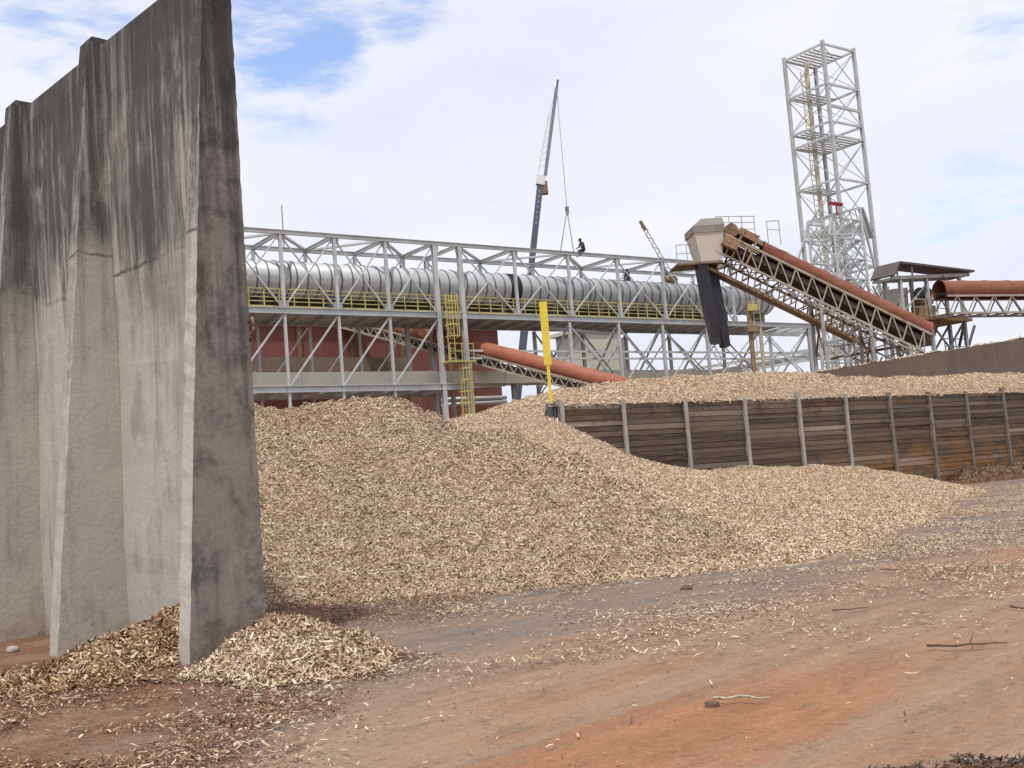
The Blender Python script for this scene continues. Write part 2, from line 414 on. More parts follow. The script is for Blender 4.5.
def hB(x, y):
    sh = x.shape; x = x.ravel(); y = y.ravel(); out = np.empty(len(x))
    for i in range(0, len(x), 20000):
        xs = x[i:i + 20000]; ys = y[i:i + 20000]
        r = np.hypot(xs[:, None] - CT[None, :, 0], ys[:, None] - CT[None, :, 1])
        out[i:i + 20000] = (r * r * np.log(r + 1e-12)) @ TW[:-3] + TW[-3] + TW[-2] * xs + TW[-1] * ys
    s, d = sd(x, y)
    out = out + fbm(x, y, .5, 4, 23) * .28 * np.clip(out, .2, 1) + fbm(x, y, 4, 2, 29) * .06
    crest = 3.88 - np.clip(-s - 1.2, 0, 1.6) * .14 - np.clip(-s - 2.8, 0, 9) * .55 - .72 * np.clip(d + .35, 0, 20) - np.clip(-d - 6, 0, 9) * .6 + fbm(x, y, 1.1, 4, 27) * .22
    out = np.where(s < .12, np.maximum(out, crest), out)
    out = np.where((s > -.1) & (d < -.14), -1, out)
    return out.reshape(sh)
def hD(x, y):
    s, d = sd(x, y); b = -d
    rise = np.interp(s, [-1, 0, 2, 4, 8, 12, 15, 18, 22, 26, 40], [.0, .08, .55, 1.0, 1.2, 1.35, 1.35, 1.1, 1.1, 1.3, 1.3])
    h = WH - .05 + rise * (1 - np.exp(-np.clip(b, 0, 99) / 1.1)) - np.clip(b - 4.5, 0, 99) * .18
    h = h + fbm(x, y, .6, 4, 31) * .3 * np.clip(b / .8, .15, 1) + fbm(x, y, 4, 2, 37) * .08
    h = h - np.clip(.5 - s, 0, 9) * .9 * np.clip(b * 2, 0, 1)
    return np.where((b < -.16) | (s < -.2), -1, h)

def grid_heap(name, hf, x0, x1, y0, y1, st, mat, parent, clip=-.14, over=None):
    nx = int((x1 - x0) / st) + 1; ny = int((y1 - y0) / st) + 1
    gx, gy = np.meshgrid(np.linspace(x0, x1, nx), np.linspace(y0, y1, ny)); h = hf(gx, gy)
    ok = h > clip
    if over is not None: ok &= over(gx, gy, h)
    idx = np.arange(nx * ny).reshape(ny, nx)
    q = ok[:-1, :-1] & ok[1:, :-1] & ok[:-1, 1:] & ok[1:, 1:]
    F = np.stack([idx[:-1, :-1][q], idx[:-1, 1:][q], idx[1:, 1:][q], idx[1:, :-1][q]], 1)
    used = np.unique(F); remap = -np.ones(nx * ny, int); remap[used] = np.arange(len(used))
    off = root_loc(parent)
    V = np.c_[gx.ravel()[used] - off.x, gy.ravel()[used] - off.y, h.ravel()[used] - off.z]
    return mesh_np(name, V, remap[F], mat, parent, True)
def mesh_np(name, V, F, mat, parent=None, smooth=False):
    me = bpy.data.meshes.new(name); n = len(F); kq = F.shape[1]
    me.vertices.add(len(V)); me.vertices.foreach_set('co', V.astype(np.float32).ravel())
    me.loops.add(n * kq); me.loops.foreach_set('vertex_index', F.astype(np.int32).ravel())
    me.polygons.add(n); me.polygons.foreach_set('loop_start', np.arange(n, dtype=np.int32) * kq)
    me.polygons.foreach_set('use_smooth', np.full(n, smooth))
    me.materials.append(mat); me.update(calc_edges=True)
    o = bpy.data.objects.new(name, me); COL.objects.link(o)
    if parent: o.parent = parent
    return o
def chips(name, x, y, hf, L, mat, parent=None, tilt=.45, slim=.33, lift=.012):
    N = len(x); e = .06
    h = hf(x, y)
    nx = -(hf(x + e, y) - hf(x - e, y)) / (2 * e); ny = -(hf(x, y + e) - hf(x, y - e)) / (2 * e)
    g = np.hypot(nx, ny); lim = np.minimum(1, 1.1 / np.maximum(g, 1e-6)); nx *= lim; ny *= lim
    n = np.c_[nx, ny, np.ones(N)] + RNG.normal(0, tilt, (N, 3)); n /= np.linalg.norm(n, axis=1, keepdims=True)
    t = RNG.normal(0, 1, (N, 3)); t -= (t * n).sum(1, keepdims=True) * n; t /= np.linalg.norm(t, axis=1, keepdims=True)
    b = np.cross(n, t)
    sz = np.where(RNG.random(N) < .03, 1.9, 1.0)
    ln = L * np.exp(RNG.normal(0, .45, N)) * sz; wd = ln * slim * np.exp(RNG.normal(0, .35, N)) / sz
    wd = np.minimum(wd, L * .42); ln = np.minimum(ln, L * 3)
    P = np.c_[x, y, h + lift + RNG.random(N) * lift * 1.5]
    bend = RNG.normal(0, .08, N) * ln; tp = RNG.uniform(.35, 1, N)
    hl = (ln / 2)[:, None]; hw = (wd / 2)[:, None]
    V = np.stack([P - t * hl - b * hw * tp[:, None], P - t * hl + b * hw * .8, P - b * hw + n * bend[:, None], P + b * hw + n * bend[:, None],
                  P + t * hl - b * hw * .7, P + t * hl + b * hw * tp[:, None]], 1).reshape(-1, 3)
    i = np.arange(N)[:, None] * 6
    F = np.concatenate([i + [0, 2, 3, 1], i + [2, 4, 5, 3]])
    if parent: V = V - np.array(root_loc(parent))
    o = mesh_np(name, V, F, mat, parent)
    return o

# ------------------------------------------------------------------ ground
def build_ground():
    xs = np.r_[np.linspace(-3000, -60, 8), np.linspace(-45, -10, 24), np.arange(-9, 14.01, .16), np.linspace(15, 45, 24), np.linspace(60, 3000, 8)]
    ys = np.r_[np.linspace(-1500, -20, 6), np.linspace(-12, 3, 16), np.arange(3.2, 30, .16), np.linspace(31, 70, 40), np.linspace(85, 4000, 10)]
    gx, gy = np.meshgrid(xs, ys)
    near = np.exp(-np.hypot(gx - 2, gy - 14) / 60)
    h = (ground_h(gx, gy) + fbm((gx + gy) * .12, (gx - gy), .8, 3, 60) * .03) * near - .012
    idx = np.arange(gx.size).reshape(gx.shape)
    F = np.stack([idx[:-1, :-1].ravel(), idx[:-1, 1:].ravel(), idx[1:, 1:].ravel(), idx[1:, :-1].ravel()], 1)
    o = mesh_np('ground', np.c_[gx.ravel(), gy.ravel(), h.ravel()], F, m_ground, None, True)
    tag(o, 'bare red earth yard with grey wheel tracks', 'ground', kind='structure')
build_ground()

# ------------------------------------------------------------------ chip heaps
def seen(x, y, h, margin=60):
    vx, vy, vz = x, y, h - 1.6
    zc = vx * fwd.x + vy * fwd.y + vz * fwd.z
    px = 512 + FPX * (vx * RT.x + vy * RT.y + vz * RT.z) / zc
    py = 384 - FPX * (vx * UP.x + vy * UP.y + vz * UP.z) / zc
    return (px > -margin) & (px < 1024 + margin) & (py < 768 + margin) & (zc > .5)
def heap(name, loc, label, hf, box, st, base_mat, chip_m, count, L, over=None, slim=.31, tilt=.4, far=None):
    t = thing(name, loc, label, 'chip pile')
    grid_heap('packed_core', hf, *box, st, base_mat, t, over=over)
    x = RNG.uniform(box[0], box[1], count); y = RNG.uniform(box[2], box[3], count); h = hf(x, y)
    ok = (h > 0) & seen(x, y, h)
    if over is not None: ok &= over(x, y, h)
    x, y = x[ok], y[ok]
    c = chips('loose_chips', x, y, hf, L, chip_m, t, tilt, slim); c['kind'] = 'stuff'
    return t
heap('wood_chip_heap', (-4.5, 20.8, 0), 'large heap of wood chips beside the concrete wall, the tallest and nearest big one', hA,
     (-13, 7.5, 14, 27.5), .12, m_heap, m_chip, 760000, .044)
heap('wood_chip_bank', W(2, 5), 'pale bank of wood chips spilling round the plank wall end and along its foot', hB,
     (-13, 19.5, 14, 47.5), .2, m_heap, m_chip_pale, 820000, .052, over=lambda x, y, h: h > hA(x, y) - .12)
heap('stored_wood_chips', W(15, -3), 'long level fill of wood chips heaped behind and above the plank wall', hD,
     (-2, 36, 34, 64), .2, m_heap, m_chip_pale, 420000, .07, over=lambda x, y, h: (sd(x, y)[1] > -9) & (sd(x, y)[0] < 34))

# ------------------------------------------------------------------ concrete retaining wall
uW = Vector((-.70, .714, 0)).normalized(); nW = Vector((-uW.y, uW.x, 0)); nW = -nW if nW.y > 0 else nW
EB = gr(268, 652); EB.z = 0
WT = .3; HW = 7.58; MOD = 2.66; FT = .24
def C_(s, n, z): v = EB + uW * s + nW * n; return Vector((v.x, v.y, z))
wall = thing('concrete_retaining_wall', C_(4, .1, 0), 'tall stained grey concrete retaining wall with tapered counterforts', 'wall')
def rough_slab(mb, s0, s1, prof, nz=46, amp=.012):
    """prof(z)->(n_back,n_front); slab from s0 to s1 with slightly broken arrises"""
    rings = []
    for i in range(nz + 1):
        z = -.2 + (HW + .2) * i / nz; nb, nf = prof(z)
        rr = []
        for s, n in ((s0, nb), (s0, (nb + nf) / 2), (s0, nf), (s1, nf), (s1, nb)):
            j2 = random.gauss(0, amp)
            rr.append(C_(s, n + j2, z + random.gauss(0, amp)))
        rings.append(rr)
    vs = [p for r in rings for p in r]; m = 5; fs = []
    for i in range(nz):
        for q in range(m): fs.append((i * m + q, i * m + (q + 1) % m, (i + 1) * m + (q + 1) % m, (i + 1) * m + q))
    fs.append(tuple(range(m))[::-1]); fs.append(tuple(nz * m + q for q in range(m)))
    mb.add(vs, fs); return mb
def fin_prof(wb, wt):
    return lambda z: (0.0, WT + wt + (wb - wt) * max(0, 1 - max(z, 0) / HW))
for kx in range(4):
    s0 = kx * MOD
    mbp = MB(); rough_slab(mbp, s0 + FT + .004, s0 + MOD - .004, lambda z: (.004, WT + .02 * math.sin(z * 1.3)), 30, .004)
    mbp.build('wall_panel', m_conc, wall)
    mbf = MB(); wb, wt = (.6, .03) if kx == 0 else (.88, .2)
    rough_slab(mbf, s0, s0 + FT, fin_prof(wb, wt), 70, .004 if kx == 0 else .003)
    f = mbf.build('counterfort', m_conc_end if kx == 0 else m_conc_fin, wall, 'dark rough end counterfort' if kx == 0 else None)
    if kx == 0:                        # sunlit front strip painted in: it takes the paler wall concrete
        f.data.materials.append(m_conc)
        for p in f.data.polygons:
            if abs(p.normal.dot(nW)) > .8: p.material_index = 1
    if kx:   # rounded head standing a little above the coping
        hd = MB(); hd.hexa([C_(s0 + .002, WT + .19, HW - .12), C_(s0 + FT + .06, WT + .19, HW - .12), C_(s0 + FT + .06, -.03, HW - .12), C_(s0 + .002, -.03, HW - .12),
                            C_(s0 + .05, WT + .12, HW + .09), C_(s0 + FT, WT + .12, HW + .09), C_(s0 + FT, .02, HW + .09), C_(s0 + .05, .02, HW + .09)])
        hd.build('counterfort_head', m_conc_end, wall)
hk = MB()
p0 = C_(0, -.0, 3.55)
for a, b in zip([(0, 0, 0), (.05, -.06, .04), (.07, -.09, -.06), (.03, -.05, -.16)], [(.05, -.06, .04), (.07, -.09, -.06), (.03, -.05, -.16), (0, 0, -.2)]):
    hk.tube(p0 + Vector(a), p0 + Vector(b), .016, 6)
hk.build('rebar_loop', m_rust, wall)

# chip heaps at the wall's foot
def wall_sn(x, y): return (x - EB.x) * uW.x + (y - EB.y) * uW.y, (x - EB.x) * nW.x + (y - EB.y) * nW.y
def hE(x, y):
    w = fbm(x, y, 1.3, 3, 71) * .3
    d, t = segd(x, y, tuple(C_(.8, .4, 0))[:2], tuple(C_(.55, 1.5, 0))[:2])
    h = cone(d + w, .58, .66, .1) - t * .2
    d2, t = segd(x, y, tuple(C_(1.0, 1.9, 0))[:2], tuple(C_(.1, 1.7, 0))[:2])
    h = np.maximum(h, cone(d2 + w * 1.3, .08, .2, .05)) + fbm(x, y, 3.5, 3, 77) * .06
    s, n = wall_sn(x, y)
    h = h - .3 * np.exp(-((s - .1) ** 2 + (n - 1.0) ** 2) / .16)
    return np.where((s > .0) & (n < WT - .02), -1, h)
def hF(x, y):
    w = fbm(x, y, 1.2, 3, 81) * .25
    a = C_(-.1, .0, 0)
    d, t = segd(x, y, (a.x, a.y), (-2.1, 10.7))
    h = cone(d + w, .34, .44, .1) - t * .12
    d2, t = segd(x, y, tuple(C_(-.1, .7, 0))[:2], (-2.1, 10.2))
    h = np.maximum(h, cone(d2 + w, .16, .28, .05)) + fbm(x, y, 3.5, 3, 87) * .06
    s, n = wall_sn(x, y)
    h = h - .3 * np.exp(-((s - .1) ** 2 + (n - 1.0) ** 2) / .16)
    return np.where((s > .02) & (n < .95), -1, h)
heap('wood_chip_mound', C_(1.6, .8, 0), 'small brown mound of splintered chips between two concrete counterforts', hE, (-7, -1.2, 8.3, 14), .05, m_heap_brown, m_chip_foot, 150000, .055, slim=.24, tilt=.5,
     over=lambda x, y, h: h > hF(x, y) - .03)
heap('wood_chip_mound', C_(-.6, .2, 0), 'small pale mound of splintered chips at the free end of the concrete wall', hF, (-5, .6, 8.3, 13.6), .05, m_heap, m_chip, 150000, .055, slim=.25, tilt=.5,
     over=lambda x, y, h: h > hE(x, y) - .05)

# scattered chips on the yard
def yard():
    x = RNG.uniform(-8, 24, 2600000); y = 4.5 + 37.5 * RNG.random(2600000) ** 1.35
    keep = seen(x, y, x * 0, 20); x, y = x[keep], y[keep]
    p = (x - y) * .7071; q = (x + y) * .7071
    nz = fbm(q * .06, p * .75, 1.0, 4, 90); n2 = fbm(x, y, .9, 4, 95)
    dA = np.clip((hA(x, y) + 1.3) / 1.3, 0, 1) ** 3; dB = np.clip((hB(x, y) + 1.1) / 1.1, 0, 1) ** 2.2
    dE = np.clip((np.maximum(hE(x, y), hF(x, y)) + .3) / .3, 0, 1) ** 2.5
    dens = .004 + .8 * np.clip(np.maximum(dA, dB), 0, 1) + .7 * dE
    dens += .3 * np.clip((nz - .0) * 3, 0, 1) * np.clip((p + 13) / 2, 0, 1) * np.clip((-5.5 - p) / 2.5, 0, 1)
    left = np.clip((-1.0 - x) / 1.2, 0, 1) * np.clip((9.9 - y) / 1.2, 0.04, 1)
    dens += left * np.clip(.55 + n2 * .7, 0.1, 1)
    dens *= np.clip(.5 + n2 * 1.6, .05, 1.7)
    s = (x - EB.x) * uW.x + (y - EB.y) * uW.y; n = (x - EB.x) * nW.x + (y - EB.y) * nW.y
    inwall = (s > -.1) & (n < WT) & (n > -1)
    ok = (RNG.random(len(x)) < dens) & seen(x, y, x * 0) & ~inwall & (hA(x, y) < .02) & (hB(x, y) < .02)
    x, y = x[ok], y[ok]
    lf = x < -1.1 + fbm(x, y, .8, 3, 97) * 1.5
    gz = lambda a, b: ground_h(a, b) * 0 + .006
    pale = ~lf | (RNG.random(len(x)) < .25)
    a = chips('scattered_wood_chips', x[pale], y[pale], gz, .035, m_chip, None, .22, .3, .008)
    tag(a, 'loose pale wood chips strewn along the wheel tracks and heap edges', 'wood chips', kind='stuff')
    b = chips('scattered_brown_chips', x[~pale], y[~pale], gz, .03, m_chip_soil, None, .25, .3, .008)
    tag(b, 'loose brown bark and chips strewn over the red soil below the concrete wall', 'wood chips', kind='stuff')
yard()
def grit():
    x = RNG.uniform(-6, 9, 120000); y = 4.6 + 16 * RNG.random(120000) ** 1.6
    ok = seen(x, y, x * 0, 10) & (RNG.random(len(x)) < np.clip(.02 + fbm(x, y, 1.1, 4, 131) * .7, .01, 1)) & (hA(x, y) < 0) & (hE(x, y) < 0) & (hF(x, y) < 0)
    s_, n_ = wall_sn(x, y); ok &= ~((s_ > -.1) & (n_ < WT) & (n_ > -1))
    x, y = x[ok], y[ok]
    o = chips('soil_crumbs', x, y, lambda a, b: a * 0 + .004, .013, m_chip_soil, None, .4, .7, .004)
    tag(o, 'tiny crumbs of red soil and bark strewn over the near yard', 'soil crumbs', kind='stuff')
grit()

# ------------------------------------------------------------------ plank retaining wall
bw = thing('plank_retaining_wall', W(10, 0), 'dark horizontal plank retaining wall held by grey steel posts', 'wall')
NB = 12
def solve_w(px):
    lo, hi = -5, 60
    for _ in range(50):
        m = (lo + hi) / 2
        if pr(W(m, .1, WH))[0] < px: lo = m
        else: hi = m
    return lo
PS = [solve_w(p) for p in (560, 622, 684, 743, 797, 844, 888, 928, 965, 1002)]
while len(PS) < NB + 1: PS.append(PS[-1] + PS[-1] - PS[-2])
for i in range(NB + 1):
    s = PS[i]
    mb = MB(); mb.ibar(W(s, .1, -.2), W(s + random.uniform(-.03, .03), .1, WH + random.uniform(.05, .2)), .15, .18, mv, .022)
    mb.build('post', m_steel_old if i < 6 else m_post_dark, bw)
    if i == NB: break
    BAY = PS[i + 1] - s
    mb = MB(); z = 0.0; n = 21
    mb.hexa([W(s + .03, -.04, z) for z in ()] or [W(s + .03, -.03, 0), W(s + BAY - .03, -.03, 0), W(s + BAY - .03, -.05, 0), W(s + .03, -.05, 0), W(s + .03, -.03, WH - .03), W(s + BAY - .03, -.03, WH - .03), W(s + BAY - .03, -.05, WH - .03), W(s + .03, -.05, WH - .03)])  # added backing sheet, stops light showing through the plank gaps
    for j in range(n):
        hh = WH / n; o = random.uniform(-.018, .018); tl = random.uniform(-.004, .004)
        a = W(s + .018, .055 + o, 0); b = W(s + BAY - .018, .055 + o + random.uniform(-.01, .01), 0)
        dd = mv * .07
        z0 = z + .006; z1 = z + hh - random.uniform(.004, .018); z += hh
        P = []
        for zz in (z0, z1):
            P += [a + Z * (zz - tl), b + Z * (zz + tl), b - dd + Z * (zz + tl), a - dd + Z * (zz - tl)]
        mb.hexa(P)
    o = mb.build('plank_panel', m_plank, bw)
    ta = o.data.attributes.new('tone', 'FLOAT', 'FACE'); nf = len(o.data.polygons)
    vals = [random.random() for _ in range(nf // 6 + 1)]
    for fi in range(nf): ta.data[fi].value = vals[fi // 6]
mb = MB(); mb.ibar(W(PS[0] - .3, -.02, -.2), W(PS[0] - .3, -.02, WH + .05), .22, .22, wv, .03); mb.build('end_post', m_steel_dark, bw)

# yellow board on a pole
yp = W(PS[0] - .08, -.26)
ym = thing('yellow_marker_pole', yp, 'tall bright yellow board on a thin pole at the end of the plank wall', 'marker pole')
top = at(541, 302, yp.y); mid = at(548.3, 362, yp.y)
def yv(z): return Vector((yp.x, yp.y, z))
MB().bar(yv(0), yv(mid.z), .1).build('pole', m_yellow_bright, ym)
MB().bar(yv(mid.z - .1), yv(top.z), .25, .12, up=Vector((0, 1, 0))).build('board', m_yellow_bright, ym)

# ------------------------------------------------------------------ ramp wall on the right
ra = at(805, 374, 52.5); rb = at(1024, 338, 56.5)
rd = (rb - ra); rd.z = 0; rl = rd.length; rd.normalize(); rn = Vector((-rd.y, rd.x, 0))
sl = (rb.z - ra.z) / rl
mb = MB()
def RW(s, n, z): v = ra + rd * s + rn * n; return Vector((v.x, v.y, z))
mb.hexa([RW(-6, 0, 0), RW(34, 0, 0), RW(34, .5, 0), RW(-6, .5, 0), RW(-6, 0, ra.z - 6 * sl), RW(34, 0, ra.z + 34 * sl), RW(34, .5, ra.z + 34 * sl), RW(-6, .5, ra.z - 6 * sl)])
mb.solo('ramp_wall', m_ramp, 'dark sloping concrete ramp wall rising to the right behind the stored chips', 'wall')
def hR(x, y):
    s = (x - ra.x) * rd.x + (y - ra.y) * rd.y; n = (x - ra.x) * rn.x + (y - ra.y) * rn.y
    h = ra.z + s * sl + .02 + fbm(x, y, 1.2, 3, 101) * .16 - .02 - np.clip(n - .6, 0, 9) * .3
    return np.where((n > .03) & (n < 1.6) & (s > -5) & (s < 33), h, -1)
heap('chip_strip', RW(6, .8, 0), 'thin line of wood chips lying along the top of the dark ramp wall', hR, (ra.x - 5, ra.x + 34, ra.y - 3, ra.y + 10), .15, m_heap, m_chip_pale, 90000, .1,
     over=lambda x, y, h: h > 1)

# rubbish heap at the foot of the plank wall
def hG(x, y):
    d, t = segd(x, y, tuple(W(22.2, .7))[:2], tuple(W(33, .9))[:2])
    return cone(d + fbm(x, y, .7, 3, 111) * .5, .62, .55, .1) + fbm(x, y, 2.2, 3, 113) * .3
heap('bark_debris_heap', W(26, 1), 'low dark heap of bark debris at the right foot of the plank wall', hG, (14, 34, 44, 60), .12, m_heap_brown, m_debris, 60000, .1, slim=.22, tilt=.7,
     over=lambda x, y, h: sd(x, y)[1] > .12)

# ------------------------------------------------------------------ pipe gantry
O_ = Vector((-14.85, 62, 0)); gd = Vector((29.4, 21, 0)).normalized(); gn = Vector((-gd.y, gd.x, 0))
def G(s, w, z): v = O_ + gd * s + gn * w; return Vector((v.x, v.y, z))
def solve(px, w, z, lo=-30, hi=80):
    for _ in range(50):
        m = (lo + hi) / 2
        if pr(G(m, w, z))[0] < px: lo = m
        else: hi = m
    return lo
TOP, DECK, LOW, GW = 17.45, 12.9, 8.0, 4.2
gant = thing('pipe_gantry', G(12, 2, 0), 'long galvanised steel truss gantry carrying the fat clad pipe', 'gantry')
pxs = [282, 336, 387, 436, 461, 516, 570, 619, 664, 706]
posts = [solve(px, 0, 15) for px in pxs]
b0 = posts[1] - posts[0]
posts = [posts[0] - 3 * b0, posts[0] - 2 * b0, posts[0] - b0] + posts
uend = posts[-1] + 3.0
posts.append(uend)
s_start = posts[0]
s_end = solve(838, 0, 12.7)
for w in (0, GW):
    MB().ibar(G(s_start, w, TOP), G(uend + .2, w, TOP), .22, .26, Z, .03).build('top_chord', m_steel, gant)
    MB().ibar(G(s_start, w, DECK - .2), G(s_end, w, DECK - .2), .26, .38, Z, .04).build('deck_beam', m_steel, gant)
for i, s in enumerate(posts):
    for w in (0, GW):
        big = i in (6, 7)
        mb = MB().ibar(G(s, w, (DECK + .02) if not big else 0), G(s, w, TOP - .16), .19 if not big else .3, .17 if not big else .26, gn, .03)
        mb.build('post' if not big else 'leg', m_steel, gant)
    MB().ibar(G(s, .1, TOP - .02), G(s, GW - .1, TOP - .02), .2, .22, Z, .03).build('roof_beam', m_steel, gant)
for i in range(len(posts) - 1):
    a, b = posts[i], posts[i + 1]
    if i == 6: continue
    for w in (0.03, GW - .03):
        MB().bar(G(a + .1, w, DECK + .1), G(b - .1, w, TOP - .2), .08).build('diagonal_brace', m_steel, gant)
        MB().bar(G(a + .1, w + .13, TOP - .2), G(b - .1, w + .13, DECK + .1), .08).build('diagonal_brace', m_steel, gant)
    if i % 2: MB().bar(G(a, .15, TOP - .03), G(b, GW - .15, TOP - .03), .2, .12).build('roof_brace', m_steel, gant)
    else: MB().bar(G(a, GW - .15, TOP - .03), G(b, .15, TOP - .03), .2, .12).build('roof_brace', m_steel, gant)
for s in posts:
    for zz in (DECK + .22, TOP - .3):
        MB().frame(G(s, -.02, zz), gd * .3, gn * .012, Z * .2).build('gusset_plate', m_steel_old, gant)
# deck joists and grating
mb = MB(); s = s_start
while s < s_end: mb.bar(G(s, .16, DECK - .3), G(s + .8, GW - .16, DECK - .3), .1, .22); s += 1.5
mb.build('deck_joists', m_steel, gant)
mb = MB(); mb.frame(G((s_start + uend + 6) / 2, GW / 2, DECK - .1), gd * ((uend + 6 - s_start) / 2), gn * (GW / 2 - .17), Z * .04); mb.build('deck_plate', m_steel, gant)
for w, s1 in ((.3, solve(722, .3, DECK)), (GW - .3, solve(722, .3, DECK))):
    mb = MB()
    for zz, t in ((1.15, .07), (.9, .05), (.65, .05), (.4, .05)): mb.bar(G(s_start, w, DECK + zz), G(s1, w, DECK + zz), t)
    mb.bar(G(s_start, w + .05, DECK + .08), G(s1, w + .05, DECK + .08), .02, .16)
    s = s_start
    while s < s1: mb.bar(G(s, w, DECK), G(s, w, DECK + 1.15), .06); s += .95
    mb.build('guard_rail', m_yellow, gant)
MB().frame(G((s_start + uend) / 2, GW - .75, DECK + .78), gd * ((uend - s_start) / 2), gn * .2, Z * .74).build('cable_tray', m_tray, gant)
# lower tier: left part is a full truss, right part legs with cross bracing
for w in (0, GW):
    MB().ibar(G(s_start, w, LOW), G(posts[7], w, LOW), .3, .4, Z, .04).build('lower_chord', m_steel, gant)
for i in range(0, 6):
    for w in (0, GW):
        MB().ibar(G(posts[i], w, LOW - 1.3 if i > 1 else LOW), G(posts[i], w, DECK - .44), .16, .15, gn, .03).build('hanger', m_steel, gant)
        MB().bar(G(posts[i] + .1, w + .02, LOW + .2), G(posts[i + 1] - .1, w + .02, DECK - .5), .095).build('diagonal_brace', m_steel, gant)
mb = MB(); s = s_start
while s < posts[7]: mb.bar(G(s, .15, LOW - .1), G(s, GW - .15, LOW - .1), .12, .2); s += 2.2
mb.build('lower_joists', m_steel, gant)
MB().bar(G(posts[3] - 6, -.1, LOW - 1.9), G(posts[3] + .0, 0, LOW - 1.2), .2, .2).build('tie_beam', m_steel, gant)
legs = [solve(px, 0, 9) for px in (573, 622, 666, 710, 764, 812)]
for i, s in enumerate(legs):
    for w in (0, GW):
        MB().ibar(G(s, w, 0), G(s, w, DECK - .44), .22, .2, gn, .03).build('leg', m_steel, gant)
    MB().bar(G(s, .1, 12.3), G(s, GW - .1, 8), .12).build('sway_brace', m_steel, gant)
    MB().bar(G(s, .1, 8), G(s, GW - .1, 12.3), .1).build('sway_brace', m_steel, gant)
    if i + 1 < len(legs):
        b = legs[i + 1]
        for w in (0.05, GW - .05):
            MB().bar(G(s, w, 12.3), G(b, w, 7.6), .08).build('diagonal_brace', m_steel, gant)
            MB().bar(G(s, w + .12, 7.6), G(b, w + .12, 12.3), .08).build('diagonal_brace', m_steel, gant)
MB().bar(G(posts[7], .2, 10.4), G(legs[-1] + 3, .2, 10.4), .14).build('tie_rail', m_steel, gant)
MB().bar(G(posts[7], .2, 9.9), G(legs[-1] + 3, .2, 9.9), .14).build('tie_rail', m_steel, gant)
MB().tube(G(posts[3] + 2.1, GW, TOP), G(posts[3] + 2.1, GW, TOP + 2.9), .035, 6).build('lightning_rod', m_steel_dark, gant)
MB().bar(G(legs[1] - 6, 1, 12.2), G(legs[1], 1.2, 11.9), .3, .2).build('service_beam', m_steel, gant)

# the clad pipe
PC, PR = 15.0, 1.13
pe = solve(768, 2, PC)
pipe = thing('clad_pipe', G(15, 2, DECK), 'fat silver clad pipe with dark bands lying along the gantry deck', 'pipe')
mb = MB(); mb.tube(G(s_start - 2, 2, PC), G(pe - .5, 2, PC), PR, 32, steps=1)
mb.tube(G(pe - .5, 2, PC), G(pe, 2, PC), PR, 32, PR * .72)
mb.build('pipe_shell', m_pipe, pipe)
s = solve(225, 2, PC); js = solve(508, 2, PC)
nb_ = 0
while s < pe - .8 and nb_ < 98:
    if abs(s - js) > .9:
        MB().tube(G(s, 2, PC), G(s + .07, 2, PC), PR + .045, 28).build('pipe_band', m_band, pipe); nb_ += 1
    s += random.choice([.72, .75, .8, .42, .7, .78])
MB().tube(G(js - .45, 2, PC), G(js + .45, 2, PC), PR + .03, 28).build('expansion_sleeve', m_black, pipe)
s = s_start + 1
while s < pe:
    MB().frame(G(s, 2, DECK + .5), gd * .12, gn * .8, Z * .55).build('saddle', m_steel_dark, pipe); s += 4.4

# caged ladder
ls = (posts[6] + posts[7]) / 2
lad = thing('caged_ladder', G(ls, -.6, 0), 'yellow caged ladder climbing between the twin gantry legs', 'ladder')
def cage(z0, z1, sc, w):
    mb = MB()
    for a in (-.25, .25): mb.bar(G(sc + a, w, z0), G(sc + a, w, z1), .06)
    z = z0 + .2
    while z < z1: mb.bar(G(sc - .25, w, z), G(sc + .25, w, z), .04); z += .33
    mb.build('ladder', m_yellow, lad)
    mb = MB(); z = z0 + 1.6
    pts = [(.4 * math.cos(g), -.38 + .42 * math.sin(g)) for g in [math.pi * (1.0 + k / 6) for k in range(7)]]
    pts = [(-.4, 0)] + pts + [(.4, 0)]
    while z <= z1 + .01:
        for (a, b), (c_, d) in zip(pts, pts[1:]): mb.bar(G(sc + a, w + b, z), G(sc + c_, w + d, z), .035, .08)
        z += .75
    for a, b in pts[1:-1:1]: mb.bar(G(sc + a, w + b, z0 + 1.6), G(sc + a, w + b, z1), .04)
    mb.build('safety_cage', m_yellow, lad)
cage(9.6, 14.0, ls - .35, -.35)
cage(3.0, 9.6, ls + .35, -.35)
mb = MB(); mb.frame(G(ls, -.5, 9.55), gd * 1.0, gn * .5, Z * .05); mb.build('landing', m_yellow, lad)
mb = MB()
for a in (-.9, 0, .9): mb.bar(G(ls + a, -.98, 9.6), G(ls + a, -.98, 10.7), .05)
mb.bar(G(ls - .9, -.98, 10.7), G(ls + .9, -.98, 10.7), .05); mb.bar(G(ls - .9, -.98, 10.2), G(ls + .9, -.98, 10.2), .04)
mb.build('landing_rail', m_yellow, lad)

# cream duct on the lower tier
dk = thing('cream_duct', G(12, 2, LOW), 'pale cream boxed duct running below the gantry deck', 'duct')
mb = MB(); mb.frame(G((s_start + 42) / 2, 2, LOW + .75), gd * ((42 - s_start) / 2), gn * .9, Z * .42); mb.build('duct_casing', m_cream, dk)
s = s_start
while s < 42: MB().frame(G(s, 2, LOW + .75), gd * .04, gn * .94, Z * .46).build('duct_joint', m_cream, dk); s += 3
s = posts[7]
while s < 42: MB().frame(G(s, 2, LOW / 2 + .16), gd * .12, gn * .12, Z * (LOW / 2 + .16)).build('duct_support', m_steel_old, dk); s += 5

